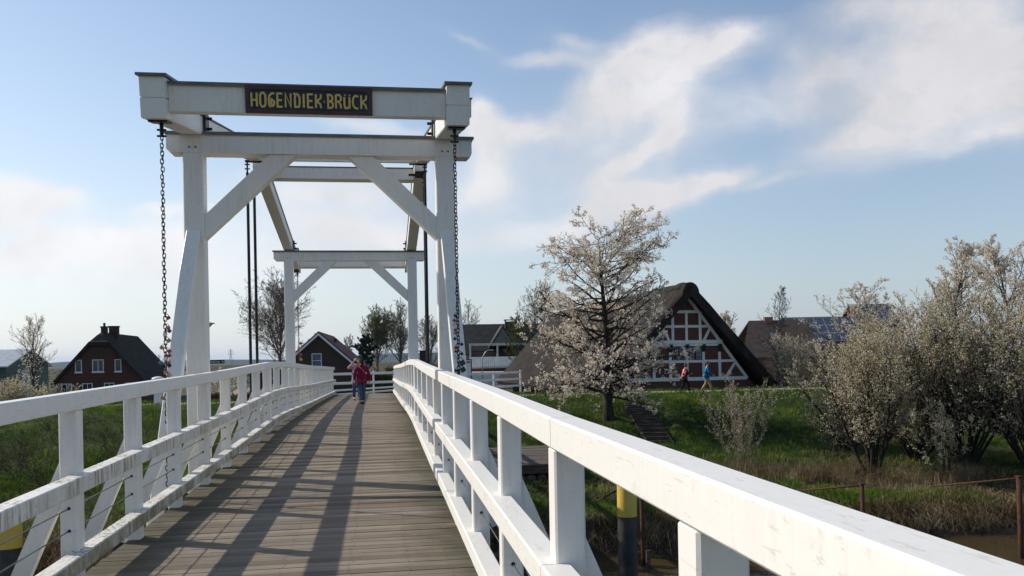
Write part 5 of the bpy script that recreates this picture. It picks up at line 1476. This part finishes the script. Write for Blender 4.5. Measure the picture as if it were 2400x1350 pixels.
# pylons on the plain
pyl = None
def pylon(x, d, h):
    p = ground_at(x, d, -4)
    t = thing('power_pylon', 'lattice power pylon on the horizon', 'pylon', p, UANG, 'power pylons on the horizon')
    mb = MB(); w0 = h * .10
    for sx in (-1, 1):
        for sy in (-1, 1): mb.tube([(sx * w0, sy * w0, 0), (sx * w0 * .3, sy * w0 * .3, h * .65), (0, 0, h)], .42, 4)
    for k in range(6):
        a, b = h * .65 * k / 6, h * .65 * (k + 1) / 6; wa, wb_ = w0 * (1 - .7 * k / 6), w0 * (1 - .7 * (k + 1) / 6)
        for sg in (-1, 1): mb.tube([(-wa * sg, -wa, a), (wb_ * sg, -wb_, b)], .25, 4)
    mk('tower', mb, M['post_grey'], t, False, False)
    mb = MB()
    for z, l in ((.66, .26), (.80, .20), (.92, .13)):
        mb.tube([(-h * l, 0, h * z), (0, 0, h * (z + .03)), (h * l, 0, h * z)], .38, 4); mb.tube([(-h * l, 0, h * z), (h * l, 0, h * z)], .38, 4)
    mk('crossarm', mb, M['post_grey'], t, False, False)
    return t
for x, d, h, lb in ((360, 3000, 42, 'first lattice pylon right of the brick house roof'), (373, 3300, 42, 'second, smaller lattice pylon right of the brick house roof'), (411, 2600, 50, 'biggest lattice pylon beside the left near strut'), (541, 2700, 48, 'lattice pylon above the black fingerpost'), (97, 3200, 40, 'lattice pylon behind the pinkish tree at the left edge')):
    pylon(x, d, h)['label'] = lb

# ---------------------------------------------------------------- people
M['skin'] = simple('skin', (.52, .30, .21), (.46, .26, .18), 6, .55)
M['hair_black'] = simple('black_hair', (.010, .008, .007), (.02, .016, .013), 30, .75, 0, .15)
M['hair_brown'] = simple('brown_hair', (.05, .028, .018), (.085, .05, .032), 30, .55)
M['hair_fair'] = simple('fair_hair', (.36, .27, .17), (.26, .19, .12), 30, .55)
def cloth(n, c, k=.75): M[n] = simple(n, c, tuple(v * k for v in c), 5, .85, 0, .15, .4, 12); return M[n]
cloth('magenta_jacket', (.20, .008, .042)); cloth('blue_jeans', (.055, .09, .15)); cloth('lilac_shirt', (.34, .24, .37)); cloth('dark_jeans', (.05, .085, .15))
cloth('pink_shawl', (.80, .27, .27)); cloth('patterned_sleeve', (.07, .030, .045), .4); cloth('black_cloth', (.012, .012, .015)); cloth('grey_cloth', (.055, .06, .075))
cloth('blue_jumper', (.012, .15, .34)); cloth('khaki_cloth', (.46, .33, .185)); cloth('shoe_dark', (.03, .035, .06)); cloth('shoe_brown', (.09, .045, .035)); cloth('sole_white', (.7, .7, .7))

def skinned(name, nodes, edges, m, parent, sub_=2):
    keys = list(nodes); me = bpy.data.meshes.new(name)
    me.from_pydata([nodes[k][0] for k in keys], [(keys.index(a), keys.index(b)) for a, b in edges], [])
    o = bpy.data.objects.new(name + '_tmp', me); C.objects.link(o)
    md = o.modifiers.new('skin', 'SKIN'); md.use_smooth_shade = True; md.branch_smoothing = .4
    for k, sv in zip(keys, me.skin_vertices[0].data):
        r = nodes[k][1]; sv.radius = r if hasattr(r, '__len__') else (r, r)
    me.skin_vertices[0].data[0].use_root = True
    ss = o.modifiers.new('sub', 'SUBSURF'); ss.levels = sub_; ss.render_levels = sub_
    bpy.context.view_layer.update()
    nm = bpy.data.meshes.new_from_object(o.evaluated_get(bpy.context.evaluated_depsgraph_get()))
    bpy.data.objects.remove(o); nm.name = name
    nm.materials.clear(); nm.materials.append(m)
    nm.polygons.foreach_set('use_smooth', np.ones(len(nm.polygons), bool))
    q = bpy.data.objects.new(name, nm); return link(q, parent)

def hand_mb(mb, w, d, side, curl=.5):
    """palm and five fingers starting at wrist w along direction d"""
    d = np.array(d, float); d /= np.linalg.norm(d)
    a = np.cross(d, (0, 1, 0)); a = a / (np.linalg.norm(a) + 1e-6) if np.linalg.norm(a) > .1 else np.array((1., 0, 0)); b = np.cross(a, d)
    mb.tube([w, w + d * .03, w + d * .085], [.024, .034, .036], 8)
    for i, L in enumerate((.068, .078, .072, .056)):
        o = w + d * .085 + b * (i - 1.5) * .019
        e1 = o + (d * math.cos(curl * .5) + a * math.sin(curl * .5)) * L * .5; e2 = e1 + (d * math.cos(curl) + a * math.sin(curl)) * L * .5
        mb.tube([o - d * .01, e1, e2], [.0095, .009, .007], 6)
    o = w + d * .03 - b * .03
    mb.tube([o, o - b * .03 + d * .035, o - b * .035 + d * .07], [.012, .011, .008], 6)

def person(label, loc, face, H_, J, top, legs, shoe, hair, sleeve=1.0, extra=None, headturn=0.0, topname='jacket', sleeve_mat=None, group=None):
    """J: joints in metres for a 1.70 m figure facing +y (x to its right)"""
    t = thing('person', label, 'person', loc, face, group); t.scale = (H_ / 1.7,) * 3
    n = {'pelvis': ((0, 0, .94), (.145, .11)), 'waist': ((0, .005, 1.08), (.125, .095)), 'chest': ((0, .01, 1.27), (.155, .105)), 'neckb': ((0, -.005, 1.415), (.075, .065)), 'neck': ((0, .005, 1.47), .052),
         'jaw': ((0, .03, 1.535), (.062, .066)), 'head': ((0, .015, 1.60), (.078, .092)), 'crown': ((0, .005, 1.655), (.066, .078))}
    e = [('pelvis', 'waist'), ('waist', 'chest'), ('chest', 'neckb'), ('neckb', 'neck'), ('neck', 'jaw'), ('jaw', 'head'), ('head', 'crown')]
    lean = J.get('lean', 0.0)
    for k in list(n):
        c, r = n[k]; n[k] = ((c[0], c[1] + lean * max(0, c[2] - .94), c[2]), r)
    for s_, sg in (('l', -1), ('r', 1)):
        sh = (sg * .175, lean * .42, 1.365); n['sh' + s_] = (sh, .062)
        n['el' + s_] = (J['el' + s_], .046); n['wr' + s_] = (J['wr' + s_], .030)
        n['hip' + s_] = ((sg * .085, 0, .88), .092); n['kn' + s_] = (J['kn' + s_], .064); n['ca' + s_] = (tuple(np.array(J['kn' + s_]) * .62 + np.array(J['an' + s_]) * .38), .060); n['an' + s_] = (J['an' + s_], .040)
        n['to' + s_] = (tuple(np.array(J['an' + s_]) + np.array(J.get('ft' + s_, (0, .15, -.055)))), .032)
        e += [('chest', 'sh' + s_), ('sh' + s_, 'el' + s_), ('el' + s_, 'wr' + s_), ('pelvis', 'hip' + s_), ('hip' + s_, 'kn' + s_), ('kn' + s_, 'ca' + s_), ('ca' + s_, 'an' + s_), ('an' + s_, 'to' + s_)]
    body = skinned('body', n, e, M['skin'], t)
    # nose, ears, eyes and hands become part of the same body mesh
    hc = np.array(n['head'][0]); mb = MB(); c_, s_2 = math.cos(headturn), math.sin(headturn)
    rot = lambda p: hc + np.array((p[0] * c_ - p[1] * s_2, p[0] * s_2 + p[1] * c_, p[2]))
    mb.tube([rot((0, .085, .015)), rot((0, .115, -.025)), rot((0, .09, -.035))], [.010, .016, .012], 6)
    for sg in (-1, 1):
        mb.ell(rot((sg * .083, -.005, -.01)), (.012, .022, .032), 8, 5); mb.ell(rot((sg * .032, .082, .012)), (.013, .010, .009), 8, 5)
    mb.ell(rot((0, .082, -.062)), (.026, .012, .009), 8, 5)
    for s_, sg in (('l', -1), ('r', 1)):
        w_ = np.array(J['wr' + s_]); hand_mb(mb, w_, J.get('hd' + s_, w_ - np.array(J['el' + s_])), sg, J.get('curl', .7))
    bm = bmesh.new(); bm.from_mesh(body.data)
    vs = [bm.verts.new(v) for v in mb.v]
    for f_ in mb.f:
        try: bm.faces.new([vs[i] for i in f_]).smooth = True
        except ValueError: pass
    bm.to_mesh(body.data); bm.free()
    g = lambda k, d: (n[k][0], tuple(np.array(n[k][1] if hasattr(n[k][1], '__len__') else (n[k][1],) * 2) + d))
    tn = {k: g(k, .028) for k in ('waist', 'chest')}; tn['pelvis'] = (n['pelvis'][0], (.165, .13)); tn['neckb'] = g('neckb', .012)
    tn['hem'] = ((0, 0, J.get('hem', .86)), (.215, .165)); tn['pelvis'] = (n['pelvis'][0], (.20, .155))
    te = [('pelvis', 'waist'), ('waist', 'chest'), ('chest', 'neckb'), ('pelvis', 'hem')]
    tn = {'pelvis': tn['pelvis'], 'waist': tn['waist'], 'chest': tn['chest'], 'neckb': tn['neckb'], 'hem': tn['hem']}
    for s_ in 'lr':
        tn['sh' + s_] = g('sh' + s_, .022); tn['el' + s_] = g('el' + s_, .020); te += [('chest', 'sh' + s_), ('sh' + s_, 'el' + s_)]
        if sleeve > .5:
            w_ = np.array(n['el' + s_][0]) * (1 - sleeve * .94) + np.array(n['wr' + s_][0]) * sleeve * .94
            tn['cu' + s_] = (tuple(w_), .046); te += [('el' + s_, 'cu' + s_)]
    skinned(topname, tn, te, M[top], t)
    ln = {'pelvis': ((0, 0, .93), (.150, .118))}; le = []
    for s_ in 'lr':
        ln['hip' + s_] = g('hip' + s_, .004); ln['kn' + s_] = g('kn' + s_, .016); ln['ca' + s_] = g('ca' + s_, .016)
        a_ = np.array(n['an' + s_][0]); ln['an' + s_] = (tuple(a_ + (0, 0, .02)), .058)
        le += [('pelvis', 'hip' + s_), ('hip' + s_, 'kn' + s_), ('kn' + s_, 'ca' + s_), ('ca' + s_, 'an' + s_)]
    skinned('trousers', ln, le, M[legs], t)
    for s_ in 'lr':
        a_ = np.array(n['an' + s_][0]); f_ = np.array(n['to' + s_][0]); d = f_ - a_
        sn_ = {'heel': (tuple(a_ + (0, 0, -.035) - d * .2), .042), 'mid': (tuple(a_ + d * .5 + (0, 0, -.02)), .045), 'toe': (tuple(f_ + d * .25), .036)}
        skinned('shoe', sn_, [('heel', 'mid'), ('mid', 'toe')], M[shoe], t)
    # hair
    hn = hair[1]; hm = MB()
    hm.ell(rot((0, -.022, .028)), (.092, .098, .088), 14, 9)
    if hn == 'ponytail':
        hm.tube([rot((0, -.10, .04)), rot((0, -.15, -.02)), rot((.01, -.155, -.13)), rot((.015, -.13, -.22))], [.035, .042, .038, .012], 8)
        hm.ell(rot((0, -.05, -.05)), (.075, .055, .065), 10, 6)
    elif hn == 'bob':
        hm.ell(rot((0, -.045, -.045)), (.088, .07, .075), 10, 6)
    else:
        hm.ell(rot((0, -.045, -.015)), (.078, .06, .06), 10, 6)
    mk('hair', hm, M[hair[0]], t, True, False)
    return t, n

def legs(kl, kr, al, ar): return {'knl': kl, 'knr': kr, 'anl': al, 'anr': ar}
# the woman in magenta walking away over the bridge
q = at(849, 943.5, 32.6); q[2] = zd(q[1])
J = dict(ell=(-.265, -.04, 1.10), elr=(.265, -.04, 1.10), wrl=(-.27, .05, .87), wrr=(.275, .02, .85), knl=(-.06, .00, .50), anl=(-.035, -.10, .095), knr=(.065, .07, .50), anr=(.045, .06, .085), hem=.80)
pw, _ = person('woman in magenta jacket and blue jeans walking away over the bridge', q, .05, 1.70, J, 'magenta_jacket', 'blue_jeans', 'shoe_dark', ('hair_black', 'ponytail'))
pw['label'] = 'person in magenta jacket and blue jeans with black ponytail walking away on the deck'
hd = MB(); hd.ell((0, -.085, 1.40), (.11, .05, .075), 12, 7); mk('hood', hd, M['magenta_jacket'], pw, True, False)
mb = MB(); mb.tube([(-.10, -.10, 1.42), (.05, -.15, 1.25), (.14, -.12, 1.08)], .012, 6); mk('bag_strap', mb, M['khaki_cloth'], pw, True, False)
# the man behind her with a raised arm
q = at(836.5, 930.5, 37.0); q[2] = zd(q[1])
J = dict(elr=(.36, .14, 1.30), wrr=(.16, .19, 1.53), hdr=(-.6, -.1, .5), ell=(-.20, .22, 1.28), wrl=(-.06, .22, 1.50), hdl=(.2, 0, .8), knl=(-.09, .03, .50), anl=(-.10, .02, .085), knr=(.10, .04, .50), anr=(.11, .0, .085), hem=.84, curl=1.3)
pm, _ = person('person in lilac shirt raising a camera to the face behind the magenta jacket', q, math.pi + .15, 1.76, J, 'lilac_shirt', 'dark_jeans', 'shoe_brown', ('hair_fair', 'short'), .0, topname='shirt')
cm = thing('camera', 'small dark camera held to the face by the person in lilac', 'camera', np.array(q) + np.array((0, 0, 0)), math.pi + .15)
cm.location = (q[0] - .02, q[1] - .26, q[2] + 1.60)
mk('body', MB().box(-.06, .06, -.03, .03, -.04, .04), M['black_cloth'], cm, False, False); mk('lens', MB().tube([(0, .03, 0), (0, .08, 0)], .03, 12), M['black_cloth'], cm, False, False)
# the couple on the dike path
DW = UANG - math.pi / 2                                            # walking to the right in the picture
q = at(1605, 922.5, 48.0); q[2] = float(H(q[0], q[1])) + .012
J = dict(lean=.14, ell=(-.23, .10, 1.08), elr=(.24, .16, 1.10), wrl=(-.14, .27, 1.06), wrr=(.14, .34, 1.12), knl=(-.08, -.03, .50), anl=(-.07, -.27, .13), ftl=(0, .12, -.09), knr=(.08, .20, .50), anr=(.07, .24, .085), hem=.84)
p3, _ = person('', q, DW, 1.64, J, 'patterned_sleeve', 'black_cloth', 'black_cloth', ('hair_brown', 'bob'), topname='blouse')
p3['label'] = 'person in black trousers with a pink shawl over the back walking right on the path'
sh = MB(); sh.loft([[(x, y + z_ * .10 - .1, z) for x, y in pts] for z, z_, pts in ((1.44, 1.3, [(-.10, .02), (0, -.02), (.10, .02), (.10, .05), (0, .03), (-.10, .05)]), (1.34, 1.0, [(-.24, .06), (0, -.085), (.24, .06), (.235, .12), (0, .0), (-.235, .12)]), (1.12, .5, [(-.25, .05), (0, -.09), (.25, .05), (.24, .09), (0, -.05), (-.24, .09)]), (.93, .0, [(-.24, .03), (0, -.10), (.24, .03), (.23, .06), (0, -.07), (-.23, .06)]))])
mk('shawl', sh, M['pink_shawl'], p3, True, False)
bg_ = MB(); bg_.ell((-.2, -.12, .80), (.05, .14, .13), 10, 7); mk('jacket_tied_at_hip', bg_, M['grey_cloth'], p3, True, False)
q = at(1656, 919.5, 48.6); q[2] = float(H(q[0], q[1])) + .012
J = dict(lean=.12, ell=(-.25, -.02, 1.10), elr=(.25, .10, 1.08), wrl=(-.25, .17, .95), wrr=(.22, .30, .98), knl=(-.08, .20, .52), anl=(-.08, .33, .10), knr=(.08, -.04, .50), anr=(.08, -.28, .14), ftr=(0, .12, -.09), hem=.90)
p4, _ = person('', q, DW, 1.72, J, 'blue_jumper', 'khaki_cloth', 'shoe_brown', ('hair_brown', 'short'), topname='jumper')
p4['label'] = 'person in blue jumper and khaki trousers walking right on the dike path'
# ---------------------------------------------------------------- sun, sky, camera
sc = bpy.context.scene
HAZE = 5.5e-5
SD = np.array((-1.0, .60, .79)); SD /= np.linalg.norm(SD)
el = math.asin(SD[2]); az = math.atan2(SD[0], SD[1])           # from +Y, clockwise positive
su = bpy.data.lights.new('sun', 'SUN'); su.energy = 4.6; su.angle = rad(.53); su.color = (1.0, .93, .82)
so = bpy.data.objects.new('sun', su); C.objects.link(so)
so.rotation_euler = Vector((-SD[0], -SD[1], -SD[2])).to_track_quat('-Z', 'Y').to_euler()
so.location = (0, 0, 60)

w = bpy.data.worlds.new('World'); sc.world = w; w.use_nodes = True
t = NT(w.node_tree); bg = t.n['Background']
sky = t.node('ShaderNodeTexSky', sky_type='NISHITA'); sky.sun_disc = False
sky.sun_elevation = el; sky.sun_rotation = az
sky.altitude = 0; sky.air_density = 1.0; sky.dust_density = 0.4; sky.ozone_density = 1.0
tc = t.node('ShaderNodeTexCoord'); dirv = t.vmath('NORMALIZE', tc.outputs['Generated'])
s = t.sep(dirv)
elv = t.math('ARCSINE', s[2]); azv = t.math('ARCTAN2', s[0], s[1])
uv = t.comb(azv, elv, 0.0)
def ang(x, y):
    p = at(x, y, 1.0); p = p / np.linalg.norm(p)
    return math.atan2(p[0], p[1]), math.asin(p[2])
# warp so that the edges of the clouds are ragged
n1 = t.node('ShaderNodeTexNoise'); t.set(n1.inputs['Vector'], uv); n1.inputs['Scale'].default_value = 9; n1.inputs['Detail'].default_value = 7; n1.inputs['Roughness'].default_value = .60
n2 = t.node('ShaderNodeTexNoise'); t.set(n2.inputs['Vector'], uv); n2.inputs['Scale'].default_value = 3.2; n2.inputs['Detail'].default_value = 5
wp = t.vmath('ADD', t.vmath('SCALE', t.vmath('SUBTRACT', n1.outputs[1], (.5, .5, .5)), None, .040), t.vmath('SCALE', t.vmath('SUBTRACT', n2.outputs[1], (.5, .5, .5)), None, .045))
uw = t.vmath('ADD', uv, wp)
PXR = 1 / 2050.0
# clouds: centre (photo px), half length, half height (px), tilt (degrees, counter-clockwise), strength
CL = [
 (2260, 90, 230, 150, -30, 1.0), (2170, 215, 190, 70, 30, 1.0), (2060, 285, 150, 26, 16, .6), (2330, 300, 150, 24, 14, .55), (2010, 30, 110, 40, 0, .45), (1930, 150, 120, 40, -20, .35), (2350, 190, 120, 80, 0, .45),
 (1520, 130, 95, 60, 10, 1.15), (1430, 200, 100, 45, 28, 1.0), (1600, 150, 130, 50, 16, 1.05), (1720, 100, 70, 26, 14, .75), (1540, 230, 100, 50, 10, .75), (1580, 315, 36, 60, -28, .8), (1500, 368, 95, 17, 20, .85), (1290, 145, 95, 17, -4, .75), (1350, 110, 60, 22, -10, .45), (1110, 98, 80, 12, -15, .38), (1780, 260, 240, 60, 15, .42), (1420, 290, 90, 50, 0, .4),
 (1130, 262, 38, 34, 20, 1.1), (1165, 310, 80, 45, -5, .95), (1260, 300, 90, 26, -6, .65), (1140, 390, 40, 70, 6, .8), (1110, 450, 60, 30, 25, .6),
 (1450, 450, 60, 34, -10, 1.05), (1560, 450, 130, 28, 4, 1.05), (1690, 432, 60, 16, 10, .95), (1440, 490, 130, 30, 12, .8), (1250, 550, 190, 45, 8, .55), (1800, 430, 70, 10, 14, .35),
 (40, 440, 130, 36, -8, 1.15), (140, 455, 60, 18, -8, .9), (-40, 480, 120, 50, 0, .8), (190, 560, 110, 36, -14, .65), (330, 560, 170, 40, 5, .75), (60, 600, 110, 50, 10, .6), (420, 500, 80, 14, 4, .6), (780, 530, 130, 40, -6, .8), (930, 560, 120, 36, -4, .6), (760, 430, 200, 50, 4, .6), (860, 300, 130, 22, -4, .65), (560, 610, 380, 60, 0, .45), (1280, 420, 320, 130, 0, .34), (1480, 300, 240, 140, 20, .28), (2020, 350, 320, 60, 10, .26), (300, 640, 420, 80, 0, .5), (820, 490, 340, 110, 0, .42), (1950, 230, 160, 90, -30, .35),
]
acc = None
for x, y, a, b, ti, k in CL:
    c = ang(x, y); th = rad(ti)
    q = t.vmath('SUBTRACT', uw, (c[0], c[1], 0))
    u_ = t.vmath('DOT_PRODUCT', q, (math.cos(th) / (a * PXR), math.sin(th) / (a * PXR), 0))
    v_ = t.vmath('DOT_PRODUCT', q, (-math.sin(th) / (b * PXR), math.cos(th) / (b * PXR), 0))
    r2 = t.math('ADD', t.math('MULTIPLY', u_, u_), t.math('MULTIPLY', v_, v_))
    g = t.math('MULTIPLY', t.math('EXPONENT', t.math('MULTIPLY', r2, -1.1)), k)
    acc = g if acc is None else t.math('ADD', acc, g)
fine = t.noise(t.vmath('MULTIPLY', uw, (1, 1.7, 1)), 12, 9, .60)
edge = t.math('MULTIPLY', t.math('SUBTRACT', fine, .50), t.math('MINIMUM', t.math('MULTIPLY', acc, 2.2), 1.15))
core = t.ramp(t.math('ADD', acc, edge), [(.20, 0.0), (.52, .38), (1.0, .80)], 'LINEAR')
body = t.math('MULTIPLY', t.math('MINIMUM', acc, 1.25), .44)
cov = t.math('MULTIPLY', t.math('ADD', t.math('MULTIPLY', core, .72), body), t.ramp(t.noise(t.vmath('MULTIPLY', uw, (1, 1.5, 1)), 24, 8, .62), [(.30, .72), (.68, 1.08)]), clamp=True)
# towards the sun everything is whiter; a milky veil lies low over the plain
sunh = (SD[0] / math.hypot(SD[0], SD[1]), SD[1] / math.hypot(SD[0], SD[1]), 0)
tow = t.ramp(t.vmath('DOT_PRODUCT', dirv, sunh), [(.05, 0.0), (.95, 1.0)])
veil = t.mix(tow, (2.95, 3.4, 4.2), (6.5, 6.75, 6.95))
vf = t.math('MULTIPLY', t.math('EXPONENT', t.math('DIVIDE', t.math('MAXIMUM', elv, 0.0), t.math('ADD', t.math('MULTIPLY', tow, -.08), -.125))), .94)
base = t.mix(vf, sky.outputs[0], veil)
ccol = t.mix(tow, (5.35, 5.3, 5.5), (6.9, 7.0, 7.2))
shade = t.ramp(t.noise(uw, 5.5, 5), [(.3, .84), (.7, 1.12)])
ccol = t.vmath('MULTIPLY', ccol, shade)
col = t.mix(cov, base, ccol)
t.set(bg.inputs[0], col); bg.inputs[1].default_value = .14

# summer haze over the plain
M['haze'] = bpy.data.materials.new('haze_air'); M['haze'].use_nodes = True
ht = NT(M['haze'].node_tree); ht.n.remove(ht.n['Principled BSDF'])
pv = ht.node('ShaderNodeVolumePrincipled'); pv.inputs['Color'].default_value = (.50, .72, 1.0, 1); pv.inputs['Density'].default_value = HAZE
pv.inputs['Anisotropy'].default_value = 0.0
ht.l.new(pv.outputs[0], ht.n['Material Output'].inputs['Volume'])
if HAZE > 0:
    hb = MB().box(-7900, 7900, -700, 9900, -8.5, 75)
    tag(mk('haze', hb, M['haze']), kind='stuff')

cam = bpy.data.cameras.new('camera'); co = bpy.data.objects.new('camera', cam); C.objects.link(co)
cam.sensor_width = 36; cam.lens = 36 * FPX / 2400; cam.shift_y = (HC - 675) / 2400
cam.clip_start = .05; cam.clip_end = 20000
co.matrix_world = Matrix.Rotation(-PSI, 4, 'Z') @ Matrix.Rotation(math.pi / 2, 4, 'X') @ Matrix.Rotation(-ROLL, 4, 'Z')
sc.camera = co
sc.view_settings.view_transform = 'Standard'; sc.view_settings.look = 'None'
sc.view_settings.exposure = 0.0; sc.view_settings.gamma = 1.0; sc.view_settings.use_curve_mapping = False
sc.cycles.max_bounces = 6; sc.cycles.transparent_max_bounces = 8
